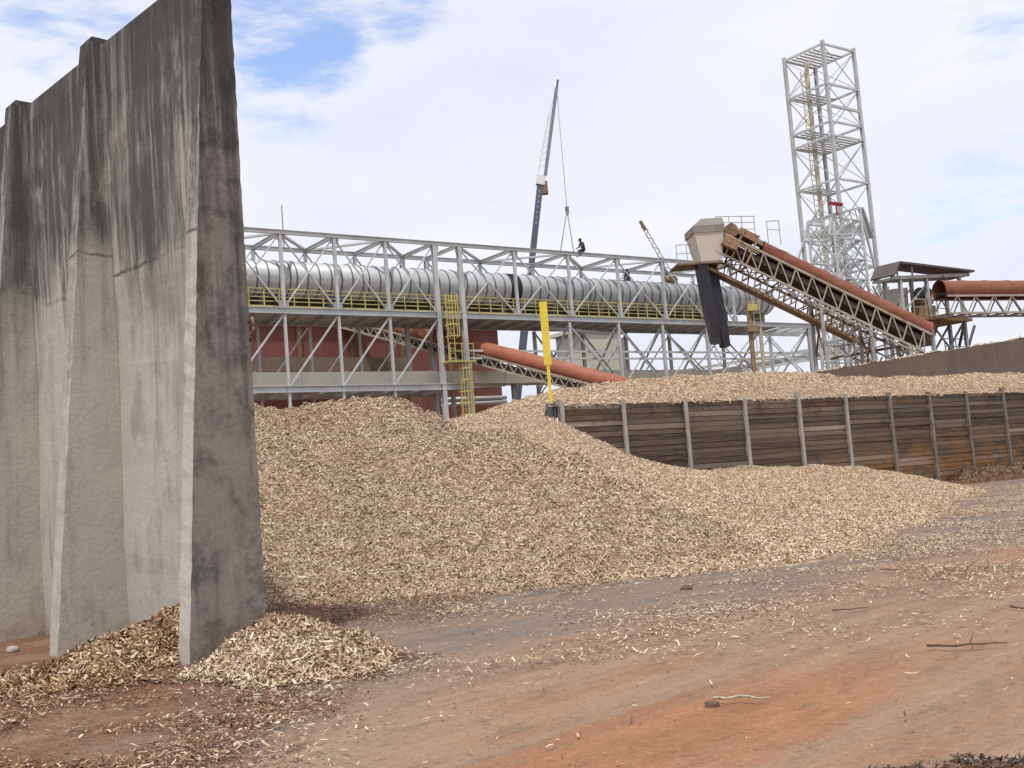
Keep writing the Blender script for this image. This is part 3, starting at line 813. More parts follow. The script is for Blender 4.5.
# ------------------------------------------------------------------ red shed and cream silo behind
rbz = 14.1; rw = 12.0
rs = solve(500, rw, 11)
rbld = thing('red_factory_shed', G(rs - 15, rw, 0), 'dark red corrugated factory shed standing behind the gantry', 'building')
mb = MB(); mb.frame(G(rs - 17, rw + 6, rbz / 2), gd * 17, gn * 6, Z * (rbz / 2)); mb.build('wall', m_redclad, rbld)
mb = MB(); mb.prism([G(rs - 34.4, rw - .4, rbz), G(rs - 34.4, rw + 12.4, rbz), G(rs - 34.4, rw + 6, rbz + .5)], gd * 34.8); mb.build('roof', m_steel_old, rbld)
cs0, cs1 = solve(240, rw - 1, 10.8), solve(404, rw - 1, 10.8)
mb = MB(); mb.frame(G((cs0 + cs1) / 2, rw - .75, 10.9), gd * ((cs1 - cs0) / 2), gn * .72, Z * .5); mb.build('canopy', simple('dull_canopy', (.2, .155, .125), .85), rbld)
for s in np.arange(rs - 30, rs - 1, 4.2):
    MB().frame(G(s, rw - .12, rbz / 2), gd * .13, gn * .11, Z * (rbz / 2 - .02)).build('wall_column', m_steel_dark if int(s) % 2 else m_rust, rbld)
for px in (393, 484):
    s = solve(px, rw, 10.4)
    MB().frame(G(s, rw - .03, 9.9), gd * .45, gn * .04, Z * .55).build('window', m_black, rbld)
MB().frame(G(rs - 1.5, rw - .1, 12.3), gd * 1.4, gn * .15, Z * .1).build('cable_tray', m_steel, rbld)
mb = MB()
for a, b in ((9.0, 9.3), (8.2, 8.25), (7.8, 7.9)): mb.tube(G(rs - 6.5, rw - 1.2, a), G(rs - .5, rw - 1.2, b), .16, 8)
mb.build('wall_pipes', m_steel, rbld)

sp = at(586, 385, 93); sq = at(637, 385, 96)
silo = thing('cream_silo_building', Vector((sp.x, sp.y, 0)), 'plain cream silo building seen under the gantry deck', 'building')
sdv = (sq - sp); sdv.z = 0; L = sdv.length; sdv.normalize(); snv = Vector((-sdv.y, sdv.x, 0))
s_top = at(590, 331, 93).z
c0 = Vector((sp.x, sp.y, 0))
MB().frame(c0 + sdv * (L * .36) + snv * 2 + Z * (s_top / 2), sdv * (L * .36), snv * 2, Z * (s_top / 2)).build('wall', m_cream, silo)
MB().frame(c0 + sdv * (L * .86) + snv * 2.5 + Z * (s_top / 2 - .2), sdv * (L * .137), snv * 1.6, Z * (s_top / 2 - .2)).build('side_bay', m_headbox, silo)
MB().frame(c0 + sdv * (L * .45) + snv * 2 + Z * (s_top + .16), sdv * (L * .55), snv * 2.2, Z * .155).build('roof_slab', m_cream, silo)

# ------------------------------------------------------------------ conveyors
def conveyor(name, A, B, label, r, depth, width, cover, truss, pitch, under=True, t0=0.0, t1=1.0, ribs=None):
    A = Vector(A); B = Vector(B); ax = (B - A).normalized(); sd_ = ax.cross(Z).normalized(); up = sd_.cross(ax).normalized()
    if up.z < 0: up = -up
    L = (B - A).length
    t = thing(name, Vector((A.x, A.y, min(A.z, B.z))), label, 'conveyor')
    def Q(s, w, h): return A + ax * s + sd_ * w + up * h
    c0, c1 = L * t0, L * t1
    mb = MB(); n = max(8, int((c1 - c0) / 1.5))
    mb.tube(Q(c0, 0, 0), Q(c1, 0, 0), r, 18, up=up, arc=(-.7, math.pi + .7), steps=n * 4, caps=False,
            ring=lambda q: .035 if abs((q * n) % 1.0) < .2 else 0.0)
    mb.tube(Q(c0, 0, 0), Q(c1, 0, 0), r - .03, 18, up=up, arc=(-.7, math.pi + .7), caps=False)
    mb.build('belt_cover', cover, t)
    MB().frame(Q(L / 2, 0, -r * .35), ax * (L / 2), sd_ * (r * .75), up * .05).build('belt', m_black, t)
    y0, y1 = -r * .68, -r * .68 - depth; sk = depth * abs(ax.z) / max(.2, math.hypot(ax.x, ax.y))
    for w in (-width / 2, width / 2):
        mb = MB(); mb.bar(Q(0, w, y0), Q(L, w, y0), .1, .12, up=up); mb.bar(Q(0, w, y1), Q(L, w, y1), .1, .12, up=up)
        k_ = max(2, int(L / pitch)); st = L / k_
        for i in range(k_):
            mb.bar(Q(min(L, i * st + sk), w, y1), Q((i + .5) * st, w, y0), .06); mb.bar(Q((i + .5) * st, w, y0), Q(min(L, (i + 1) * st + sk), w, y1), .06)
        mb.build('side_truss', truss, t)
    mb = MB(); k_ = int(L / pitch)
    for i in range(k_ + 1): mb.bar(Q(i * L / k_, -width / 2, y1), Q(i * L / k_, width / 2, y1), .07)
    for i in range(k_): mb.bar(Q(i * L / k_, -width / 2, y1 + .03), Q((i + 1) * L / k_, width / 2, y1 + .03), .05)
    mb.build('cross_bracing', m_rust, t)
    if under: MB().frame(Q(L / 2, 0, y0 - .42), ax * (L / 2 - .1), sd_ * (width / 2 - .12), up * .16).build('return_belt_pan', m_dustdark, t)
    return t, Q, L, y1
# main conveyor dropping chips over the bunker
HA = at(722, 231, 60); HB = at(928, 331, 61)
mc, QM, LM, y1M = conveyor('chip_conveyor', HA, HB, 'rust red covered conveyor sloping down from the head box with black chutes', .5, 1.1, 1.5, m_cover, m_truss, .95, t0=.185)
axm = (HB - HA).normalized(); sdm = axm.cross(Z).normalized(); upm = sdm.cross(axm).normalized()
mb = MB(); mb.frame(QM(LM * .36, .0, y1M - .95), axm * (LM * .36), sdm * .45, upm * .08); mb.build('spillage_pan', m_tan, mc)
for w in (-.7, .7):
    mb = MB()
    for i in range(12):
        s = .3 + i * LM * .058; hgt = .85
        mb.bar(QM(s, w, y1M), QM(s + .25, w, y1M - hgt), .06); mb.bar(QM(s + .9, w, y1M), QM(s + .25, w, y1M - hgt), .06)
    mb.build('pan_hangers', m_rust, mc)
mb = MB()
for i in range(9):
    s = LM * .3 + i * 1.0; mb.bar(QM(s, -1.6, y1M - .55), QM(s, 1.6, y1M - .55), .06)
mb.bar(QM(LM * .3, 1.6, y1M - .5), QM(LM * .98, 1.6, y1M - .5), .08); mb.bar(QM(LM * .3, -1.6, y1M - .5), QM(LM * .98, -1.6, y1M - .5), .08)
mb.build('walkway_frame', m_steel_old, mc)
# head end: drive frame, motor, rails
mb = MB()
for w in (-.7, .7):
    mb = MB()
    for s in (.2, 1.0, 1.9): mb.bar(QM(s, w, -1.35), QM(s, w, .45), .1)
    mb.bar(QM(0, w, -.55), QM(2.3, w, -.45), .14); mb.bar(QM(0, w, .1), QM(2.3, w, .05), .1)
    mb.build('drive_frame', m_tan, mc)
MB().tube(QM(.35, -.75, .05), QM(.35, .75, .05), .38, 16).build('head_pulley', m_rust, mc)
MB().frame(QM(1.35, .15, .28), axm * .55, sdm * .45, upm * .2).build('gearbox', m_tan, mc)
MB().tube(QM(2.0, -.1, .35), QM(2.7, -.1, .32), .22, 12).build('drive_motor', m_steel_dark, mc)
MB().frame(QM(.55, .95, -.75), axm * .45, sdm * .2, upm * .28).build('drive_guard', m_tan, mc)
mb = MB()
hb = Vector((HA.x, HA.y, 0)); fx = Vector((axm.x, axm.y, 0)).normalized(); fy = Vector((-fx.y, fx.x, 0))
zt = HA.z - .25
def HQ(a, b, z): return hb + fx * a + fy * b + Z * (zt + z)
for a in np.linspace(.0, 2.2, 4):
    mb.bar(HQ(a, .9, -.2), HQ(a, .9, 1.35 - a * .05), .04)
for zz in (.55, .95, 1.3): mb.bar(HQ(0, .9, zz), HQ(2.2, .9, zz - .1), .035)
mb.build('platform_rail', m_steel_old, mc); mb = MB()
for a in (2.3, 3.0): mb.bar(HQ(a, -.9, -.9), HQ(a, -.9, .45), .04)
mb.bar(HQ(2.3, -.9, .45), HQ(3.0, -.9, .45), .04); mb.bar(HQ(2.3, -.9, 0), HQ(3.0, -.9, -.1), .035)
mb.build('platform_rail', m_steel_old, mc); mb = MB()
for a in (-2.6, -2.0): mb.bar(HQ(a, .5, -1.6), HQ(a, .5, -.3), .035)
for zz in (-.3, -.8): mb.bar(HQ(-2.6, .5, zz), HQ(-1.6, .5, zz), .035)
mb.build('platform_rail', m_steel_old, mc)
mb = MB(); mb.frame(HQ(-2.2, .3, -1.62), fx * .7, fy * .9, Z * .05); mb.build('head_platform', m_rust, mc)
# head box and hood
mb = MB()
def ring(a0, a1, b0, b1, z): return [HQ(a0, b0, z), HQ(a1, b0, z), HQ(a1, b1, z), HQ(a0, b1, z)]
mb.hexa(ring(-1.55, -.38, -.72, .72, -1.55) + ring(-1.85, -.2, -.95, .95, .02)); mb.build('head_box', m_headbox, mc)
mb = MB(); mb.hexa(ring(-1.6, -.33, -.77, .77, -1.68) + ring(-1.62, -.32, -.78, .78, -1.553)); mb.build('box_flange', m_hood, mc)
mb = MB(); mb.add(ring(-1.92, -.18, -1.0, 1.0, .022) + ring(-1.9, -.12, -1.0, 1.0, .42) + ring(-1.35, -.15, -.72, .72, .86),
                  [(3, 2, 1, 0)] + [(i, (i + 1) % 4, 4 + (i + 1) % 4, 4 + i) for i in range(4)] + [(4 + i, 4 + (i + 1) % 4, 8 + (i + 1) % 4, 8 + i) for i in range(4)] + [(8, 9, 10, 11)])
mb.build('hood', m_hood, mc)
for a0, a1, b0, b1, zb in ((-1.55, -1.0, -.66, .1, -6.15), (-.86, -.36, -.2, .68, -6.3)):
    mb = MB(); rows = []
    for q, dx, dw in ((0, -.2, 0), (.35, -.05, .02), (.7, .1, .0), (1, .22, -.06)):
        z = -1.69 + (zb + 1.69) * q
        rows.append(ring(a0 + dx - dw, a1 + dx + dw, b0, b1, z))
    vs = [p for r in rows for p in r]; N_ = 3; fs = [(3, 2, 1, 0), tuple(N_ * 4 + i for i in range(4))]
    for i in range(N_):
        for q in range(4): fs.append((i * 4 + q, i * 4 + (q + 1) % 4, i * 4 + 4 + (q + 1) % 4, i * 4 + 4 + q))
    mb.add(vs, fs); mb.build('rubber_chute', m_rubber if a0 < -1 else m_black, mc)  # lit left chute and shaded right one are put in by material
# trestle below the conveyor
mb_parts = []
for s in (LM * .5, LM * .74, LM * .93):
    for w in (-.7, .7):
        p = QM(s, w, y1M); MB().bar(Vector((p.x + .3 * w, p.y, 0)), p, .18).build('trestle_leg', m_steel_old, mc)
    p, q = QM(s, -.7, y1M), QM(s, .7, y1M)
    MB().bar(p - Z * .3, Vector((q.x, q.y, q.z - 3)), .09).build('trestle_brace', m_rust, mc)
    MB().bar(q - Z * .3, Vector((p.x, p.y, p.z - 3)), .09).build('trestle_brace', m_rust, mc)
mb = MB()
for i in range(16):
    s = LM * (.5 + .45 * random.random()); w = random.uniform(-1.3, 1.3); p = QM(s, w, y1M - random.uniform(.3, 1.6))
    q = p + Vector((random.uniform(-1.6, 1.6), random.uniform(-.6, .6), random.uniform(-1.2, .6))); mb.bar(p, q, .07)
mb.build('tail_bracing', m_steel_old, mc)['kind'] = 'stuff'
p = QM(LM * .7, -1.4, y1M - 2.0); q = QM(LM * .99, -1.4, y1M - .55); q.z = p.z + .45
mb = MB(); mb.bar(p, q, .9, .12); mb.build('tail_platform', m_rust, mc)

# second, lower conveyor passing through the gantry
LA = at(345, 314, 79); LB = at(636, 389, 66)
conveyor('orange_conveyor', LA, LB, 'lower orange tube conveyor sloping down through the gantry into the chips', .54, .6, 1.3, m_cover2, m_truss, .8, t0=.17)

# right-hand conveyor
RA = at(939, 291, 64.5); RB_ = at(1130, 290, 69)
rc, QR, LR, y1R = conveyor('level_conveyor', RA, RB_, 'level rust red covered conveyor leaving the roofed transfer platform on the right', .62, 1.05, 1.4, m_cover, m_truss, 1.3, under=False)

# ------------------------------------------------------------------ roofed transfer station
T0 = at(896, 262, 64); zr = T0.z
tr = thing('transfer_station', Vector((T0.x + 2.5, T0.y + 3, 0)), 'roofed steel transfer platform where two conveyors meet', 'transfer station')
def TQ(a, b, z): v = Vector((T0.x, T0.y, 0)) + gd * a + gn * b; return Vector((v.x, v.y, z))
mb = MB()
prof = [(-.75, -.85), (0, 0), (7.8, -.16), (7.8, -.28), (0, -.13), (-.68, -.92)]
mb.prism([TQ(a, -.3, zr + z) for a, z in prof], gn * 1.7); mb.build('roof', m_roof, tr)
mb = MB()
for b in (0.0, 1.2):
    mb.bar(TQ(-.6, b, zr - 1.0), TQ(7.5, b, zr - .42), .16, .2)
for a in (-.6, 1.5, 4.6, 7.3): mb.bar(TQ(a, -.2, zr - 1.08 + (a + 1.2) * .072), TQ(a, 1.35, zr - 1.08 + (a + 1.2) * .072), .1, .14)
for a in (.0, 1.5): mb.bar(TQ(a, 0, zr - .98), TQ(a, 0, zr - .18), .09)
mb.build('roof_truss', m_steel_old, tr)
flz = at(925, 318, 65).z
for a in (.3, 3.0, 6.6):
    for b in (.1, 1.15):
        MB().ibar(TQ(a, b, 0), TQ(a, b, zr - 1.0 + (a + 1.2) * .072), .2, .2, gn, .03).build('column', m_steel, tr)
MB().frame(TQ(3.3, 1.2, flz), gd * 3.6, gn * 1.5, Z * .1).build('platform_floor', m_tan, tr)
mb = MB()
for a0, a1 in ((.3, 3.0), (3.0, 6.6)):
    for b in (.12, 1.13):
        mb.bar(TQ(a0, b, flz - .2), TQ(a1, b, flz - 3.4), .1); mb.bar(TQ(a0, b + .1, flz - 3.4), TQ(a1, b + .1, flz - .2), .1)
        mb.bar(TQ(a0, b, flz + .3), TQ(a1 if a0 < 1 else a0 + .8, b, zr - 1.2), .08)
mb.build('cross_bracing', m_steel_old, tr)
mb = MB()
for a0 in (-1.2, -.6, 0): mb.bar(TQ(a0, 1.8, zr - 1.1), TQ(a0 + 1.6, 1.8, flz - .3), .07); mb.bar(TQ(a0 + 1.6, 1.8, zr - 1.1), TQ(a0, 1.8, flz - .3), .07)
mb.build('side_lattice', m_steel_old, tr)
MB().hexa([TQ(1.0, 1.2, flz + .1), TQ(2.5, 1.2, flz + .1), TQ(2.5, 2.8, flz + .1), TQ(1.0, 2.8, flz + .1),
           TQ(1.0, 1.1, flz + 2.0), TQ(2.5, 1.1, flz + 2.15), TQ(2.5, 2.9, flz + 2.15), TQ(1.0, 2.9, flz + 2.0)]).build('hopper_box', m_headbox, tr)
MB().hexa([TQ(2.2, .3, flz - .1 - 1.5), TQ(3.2, .3, flz - 1.6), TQ(3.2, 1.3, flz - 1.6), TQ(2.2, 1.3, flz - 1.6),
           TQ(1.7, -.1, flz - .11), TQ(3.7, -.1, flz - .11), TQ(3.7, 1.7, flz - .11), TQ(1.7, 1.7, flz - .11)]).build('discharge_hopper', m_rust, tr)
MB().tube(TQ(2.7, .5, flz + 1.7), TQ(3.7, .5, flz + 1.7), .34, 14).build('drive_motor', m_steel_dark, tr)
MB().frame(TQ(3.0, .5, flz + .5), gd * .7, gn * .4, Z * .38).build('gearbox', m_tan, tr)
MB().frame(TQ(3.1, .5, flz + 1.15), gd * .5, gn * .35, Z * .16).build('motor_base', m_rust, tr)
mb = MB()
for a in (1.0, 2.2, 3.4, 4.6): mb.bar(TQ(a, -.2, flz + .1), TQ(a, -.2, flz + 1.15), .05)
for zz in (1.15, .65): mb.bar(TQ(1.0, -.2, flz + zz), TQ(4.6, -.2, flz + zz), .05)
mb.build('hand_rail', m_steel_old, tr); mb = MB()
for a in (5.0, 6.2, 7.4): mb.bar(TQ(a, .6, flz - 2.4), TQ(a, .6, flz - 1.1), .05)
for zz in (-1.1, -1.6): mb.bar(TQ(5.0, .6, flz + zz), TQ(7.4, .6, flz + zz), .05)
mb.build('hand_rail', m_steel_old, tr)
mb = MB(); mb.frame(TQ(6.2, 1.2, flz - 2.45), gd * 1.3, gn * .7, Z * .05); mb.build('side_landing', m_steel_old, tr)
for a, b in ((5.2, 7.0), (6.0, 8.2)):
    MB().bar(TQ(a, .4, flz - 3.4), TQ(b, .4, flz - .25), .13).build('raking_strut', m_steel_dark, tr)

# ------------------------------------------------------------------ lattice tower
N0 = at(822, 40, 80); zt_ = N0.z
def L_(a, b, z): v = Vector((N0.x, N0.y, 0)) + gd * a + gn * b; return Vector((v.x, v.y, z))
TW_ = 3.75
tow = thing('lattice_tower', L_(TW_ / 2, TW_ / 2, 0), 'tall open galvanised steel lattice tower against the sky', 'tower')
cor = [(0, 0), (TW_, 0), (TW_, TW_), (0, TW_)]
for a, b in cor: MB().ibar(L_(a, b, 0), L_(a, b, zt_), .24, .24, gn, .03).build('leg', m_steel, tow)
def zof(py, px=830): return at(px, py, 80).z
lev = [zof(41) - .15, zof(83), zof(121), zof(135), zof(179), zof(226), zof(265), zof(300), zof(340)]
for i, z in enumerate(lev):
    for k_ in range(4):
        (a, b), (c_, d) = cor[k_], cor[(k_ + 1) % 4]
        MB().bar(L_(a, b, z), L_(c_, d, z), .12, .16).build('ring_beam', m_steel, tow)
MB().bar(L_(0.15, 0, zof(105)), L_(TW_ - .15, 0, zof(105)), .17, .2).build('ring_beam', m_steel, tow)
for i in (0, 1, 2, 4, 5, 6):
    hi, lo = lev[i], lev[i + 1] if i != 2 else lev[4]
    if i == 1: lo = lev[2]
    if i == 2: hi = lev[3]
    for k_ in range(4):
        (a, b), (c_, d) = cor[k_], cor[(k_ + 1) % 4]
        MB().bar(L_(a, b, hi - .1), L_(c_, d, lo + .1), .055).build('cross_brace', m_steel, tow)
        MB().bar(L_(c_, d, hi - .1), L_(a, b, lo + .1), .055).build('cross_brace', m_steel, tow)
for i, (b0_, b1_) in zip((0, 1, 2, 3, 4, 5), ((1.0, TW_), (2.0, TW_), (2.2, TW_), (.3, TW_), (2.4, TW_), (.2, TW_))):
    mb = MB(); bb = b0_
    while bb < b1_ - .2: mb.bar(L_(.15, bb, lev[i] - .1), L_(TW_ - .15, bb, lev[i] - .1), .2, .05); bb += .42
    mb.build('platform', m_steel, tow)
mb = MB(); mb.bar(L_(TW_ * .45, TW_ * .8, 0), L_(TW_ * .45, TW_ * .8, lev[0]), .26); mb.build('riser_column', simple('cream_riser', (.55, .52, .4), .6), tow)
mb = MB(); z = 12
while z < lev[0] - 1: mb.bar(L_(.9, TW_ * .8, z), L_(1.4, TW_ * .8, z), .04); z += .4
for a in (.9, 1.4): mb.bar(L_(a, TW_ * .8, 8), L_(a, TW_ * .8, lev[0] - 1), .05)
mb.build('ladder', m_yellow, tow)
MB().bar(L_(0, 0, lev[5] - .5), L_(-3.2, 0, lev[5] - 5.5), .16).build('raking_strut', m_steel, tow)
MB().bar(L_(0, TW_, lev[5] - .5), L_(-3.2, TW_, lev[5] - 5.5), .16).build('raking_strut', m_steel, tow)
for q in (.35, .7): MB().bar(L_(-3.2 * q, 0, lev[5] - .5 - 5 * q), L_(0, 0, lev[5] - .5 - 5 * q - 1.2), .09).build('strut_brace', m_steel, tow)

# stair scaffold with sloping head in front of the tower
S0 = at(840, 290, 75.5)
def S_(a, b, z): v = Vector((S0.x, S0.y, 0)) + gd * a + gn * b; return Vector((v.x, v.y, z))
sct = thing('lattice_scaffold', S_(1.5, 1, 0), 'dense low steel lattice scaffold with a red bracket in front of the tower foot', 'scaffold')
zA = at(838, 214, 75.5).z; zB = at(866, 206, 77).z
SW, SDp = 3.3, 2.2
sc_ = [(0, 0), (SW, 0), (SW, SDp), (0, SDp)]
ztop = [zA, zB, zB, zA]
for (a, b), zz in zip(sc_, ztop): MB().bar(S_(a, b, 0), S_(a, b, zz), .16).build('leg', m_steel, sct)
zz = zA - .2; n_ = 0
while zz > 5:
    mb = MB()
    for k_ in range(4):
        (a, b), (c_, d) = sc_[k_], sc_[(k_ + 1) % 4]
        mb.bar(S_(a, b, zz), S_(c_, d, zz), .1)
        am, bm_ = (a + c_) / 2, (b + d) / 2
        mb.bar(S_(a, b, zz), S_(am, bm_, zz - 1.45), .065); mb.bar(S_(c_, d, zz), S_(am, bm_, zz - 1.45), .065)
        mb.bar(S_(a, b, zz - 1.45), S_(am, bm_, zz), .065); mb.bar(S_(c_, d, zz - 1.45), S_(am, bm_, zz), .065)
    mb.bar(S_(.3, .2, zz - 1.4), S_(SW - .3, .2, zz), .1, .3)
    mb.build('lattice_stage', m_steel, sct); zz -= 1.45; n_ += 1
mb = MB()
for b in (0, SDp): mb.bar(S_(0, b, zA), S_(SW, b, zB), .14); mb.bar(S_(-.5, b, zA - 1.5), S_(0, b, zA), .12); mb.bar(S_(-.5, b, zA - 1.5), S_(SW, b, zA - 1.2), .12)
for q in np.linspace(0, 1, 6): mb.bar(S_(SW * q, 0, zA + (zB - zA) * q), S_(SW * q, SDp, zA + (zB - zA) * q), .08)
for q in np.linspace(0, .8, 5): mb.bar(S_(SW * q, 0, zA + (zB - zA) * q), S_(SW * (q + .2), 0, zA - 1.2), .06)
mb.build('sloping_head', m_steel, sct)
MB().bar(S_(SW + .05, 0, zB), S_(SW + .95, 0, zB - 2.2), .5, .1).build('head_plate', m_steel, sct)
for b in (0, SDp): MB().bar(S_(SW, b, zB - .3), S_(SW + 2.6, b, 8.5), .14).build('raking_strut', m_steel, sct)
rp = at(836, 204, 75.4)
mb = MB(); mb.bar(rp + gd * -.6, rp + gd * .6, .1, .12)
for a in (-.55, -.2, .2, .55): mb.frame(rp + gd * a, gd * .08, gn * .12, Z * .11)
mb.bar(rp, Vector((rp.x, rp.y, zA - .1)), .1)
mb.build('bracket', m_red, sct, 'dark red bracket on top')

# sloping pipe bridge low behind
B0 = at(640, 378, 100); B1 = at(852, 343, 100)
pb = thing('pipe_bridge', Vector((B0.x, B0.y, 0)), 'low grey pipe bridge rising gently to the right under the gantry', 'pipe bridge')
mb = MB(); mb.bar(B0, B1, .25, .25); mb.bar(B0 - Z * .9, B1 - Z * .9, .25, .25); mb.build('chord', m_steel, pb)
mb = MB(); N_ = 16
for i in range(N_):
    a = B0.lerp(B1, i / N_); b = B0.lerp(B1, (i + 1) / N_); mb.bar(a, b - Z * .9, .08)
mb.build('lattice', m_steel, pb)
MB().tube(B0 + Z * -.45 + Vector((0, .6, 0)), B1 + Z * -.45 + Vector((0, .6, 0)), .3, 10).build('pipe', m_pipe, pb)
for q in (.2, .55, .9):
    a = B0.lerp(B1, q); MB().bar(Vector((a.x, a.y, 0)), a - Z * .95, .25).build('leg', m_steel, pb)

# tan column with yellow ladder in front of the pipe's end
tc = at(755, 376, 74)
tcol = thing('tan_support_column', Vector((tc.x, tc.y, 0)), 'tan steel support column with yellow fittings beside the pipe end', 'column')
zc = at(752, 300, 74).z
MB().bar(Vector((tc.x, tc.y, 0)), Vector((tc.x, tc.y, zc)), .28).build('shaft', m_tan, tcol)
mb = MB()
for z in np.arange(5, zc, .4): mb.bar(Vector((tc.x + .3, tc.y - .1, z)), Vector((tc.x + .75, tc.y - .1, z)), .04)
for a in (.3, .75): mb.bar(Vector((tc.x + a, tc.y - .1, 4)), Vector((tc.x + a, tc.y - .1, zc)), .05)
mb.build('ladder', m_yellow, tcol)
for py in (329, 308): MB().frame(at(752, py, 73.9), Vector((.32, 0, 0)), Vector((0, .3, 0)), Z * .22).build('collar', m_yellow if py < 320 else m_tan, tcol)

# ------------------------------------------------------------------ cranes
def seg(a, b, q): return Vector(a).lerp(Vector(b), q)
CZ = 99
croot = at(511, 455, CZ); cj = at(540.5, 182, CZ); ctip = at(556.5, 88, CZ)
cr = thing('telescopic_crane', Vector((croot.x, croot.y, 0)), 'dark violet telescopic crane boom rising behind the gantry', 'crane')
mb = MB(); fw = Vector((0, 1, 0))
q = seg(croot, cj, .52); mb.bar(croot, q, .72, .72, up=fw); mb.build('boom_base', m_crane, cr)
mb = MB(); mb.bar(seg(croot, cj, .5), cj, .58, .58, up=fw); mb.build('boom_section', m_crane, cr)
mb = MB(); q0, q1 = seg(croot, cj, .84), seg(croot, cj, .975)
for i in range(7):
    a, b = seg(q0, q1, i / 7), seg(q0, q1, (i + .62) / 7); mb.bar(a - fw * .3, b - fw * .3, .2, .03, up=fw)
mb.build('white_marking', m_cranegrey, cr)
mb = MB(); mb.bar(cj - (cj - croot).normalized() * .3, seg(cj, ctip, .06), .85, .7, up=fw); mb.build('boom_head', m_white, cr)
mb = MB(); mb.bar(seg(cj, ctip, .07) + Vector((.35, 0, 0)), ctip, .32, .4, up=fw); mb.build('jib', m_cranegrey, cr)
lm = seg(cj, ctip, .72) + Vector((-.32, 0, 0))
mb = MB(); st = seg(cj, ctip, .12) + Vector((-.55, 0, 0)); mb.bar(seg(cj, ctip, .05) + Vector((-.35, 0, 0)), lm, .12, .12, up=fw); mb.bar(lm, seg(cj, ctip, .97), .07)
for i in range(9):
    a = seg(seg(cj, ctip, .1) + Vector((.35, 0, 0)), ctip, .1 + i * .085); b = seg(st, lm, .05 + i * .1); mb.bar(a, b, .05)
mb.build('jib_lattice', m_white, cr)
MB().frame(at(544.5, 188, CZ), Vector((.3, 0, 0)), Vector((0, .3, 0)), Z * .6).build('sheave_block', m_rust, cr)
MB().bar(ctip - Z * .2, ctip + (ctip - cj).normalized() * .8, .2).build('tip_sheave', m_steel_dark, cr)
hk_ = at(567, 210, CZ)
MB().tube(ctip, hk_, .025, 5).build('hoist_rope', m_wire, cr)
MB().tube(hk_ + Z * .3, hk_ - Z * .5, .2, 8, .12).build('hook_block', m_steel_dark, cr)
mb = MB(); mb.tube(hk_, G(solve(560, 1, TOP), 1.0, TOP + .1), .045, 5); mb.tube(hk_, G(solve(574.5, 1, TOP), 1, TOP + .1), .045, 5); mb.build('sling', m_wire, cr)
cx, cy = croot.x, croot.y
mb = MB(); mb.frame(Vector((cx + 2.5, cy, 1.35)), Vector((6, 0, 0)), Vector((0, 1.3, 0)), Z * .45); mb.build('carrier', m_crane, cr)
mb = MB(); mb.hexa([Vector((cx - 1.2, cy - 1.2, 1.82)), Vector((cx + 2.4, cy - 1.2, 1.82)), Vector((cx + 2.4, cy + 1.2, 1.82)), Vector((cx - 1.2, cy + 1.2, 1.82)),
                    Vector((cx - .8, cy - 1.1, 3.4)), Vector((cx + 2.4, cy - 1.1, 3.0)), Vector((cx + 2.4, cy + 1.1, 3.0)), Vector((cx - .8, cy + 1.1, 3.4))]); mb.build('turntable_house', m_crane, cr)
MB().hexa([Vector((cx + 6.4, cy - 1.25, 1.82)), Vector((cx + 8.4, cy - 1.25, 1.6)), Vector((cx + 8.4, cy + 1.25, 1.6)), Vector((cx + 6.4, cy + 1.25, 1.82)),
           Vector((cx + 6.4, cy - 1.2, 3.2)), Vector((cx + 8.0, cy - 1.2, 3.1)), Vector((cx + 8.0, cy + 1.2, 3.1)), Vector((cx + 6.4, cy + 1.2, 3.2))]).build('cab', m_white, cr)
for a in (-2.4, -.8, 3.8, 6.0):
    for b in (-1.2, 1.2):
        MB().tube(Vector((cx + a, cy + b - .2, .62)), Vector((cx + a, cy + b + .2, .62)), .62, 16).build('wheel', m_tyre, cr)

b2t = at(643, 226, 112); b2r = at(757, 424, 112)
cr2 = thing('lattice_boom_crane', Vector((b2r.x, b2r.y, 0)), 'thin tan lattice crane boom tip poking above the gantry beside the seated worker', 'crane')
mb = MB(); dv = (b2r - b2t).normalized(); pv = dv.cross(fw).normalized()
for w in (-.3, .3):
    mb.bar(b2t + pv * w * .5, b2r + pv * w, .09)
for i in range(40):
    a = seg(b2t, b2r, i / 40); b = seg(b2t, b2r, (i + 1) / 40); g_ = 1 if i % 2 else -1; mb.bar(a + pv * .26 * g_, b - pv * .26 * g_, .08)
mb.build('boom', m_steel_old, cr2)
MB().bar(b2t - dv * .6, b2t + dv * .5, .35, .3).build('boom_tip', m_rust, cr2)
MB().frame(Vector((b2r.x, b2r.y, 1.9)), Vector((2.2, 0, 0)), Vector((0, 1.5, 0)), Z * 1.0).build('machine_house', m_tan, cr2)
MB().bar(Vector((b2r.x, b2r.y, 2.4)), b2r, .5).build('boom_foot', m_tan, cr2)
for b in (-1.5, 1.5): MB().frame(Vector((b2r.x, b2r.y + b, .45)), Vector((2.6, 0, 0)), Vector((0, .4, 0)), Z * .45).build('crawler_track', m_tyre, cr2)

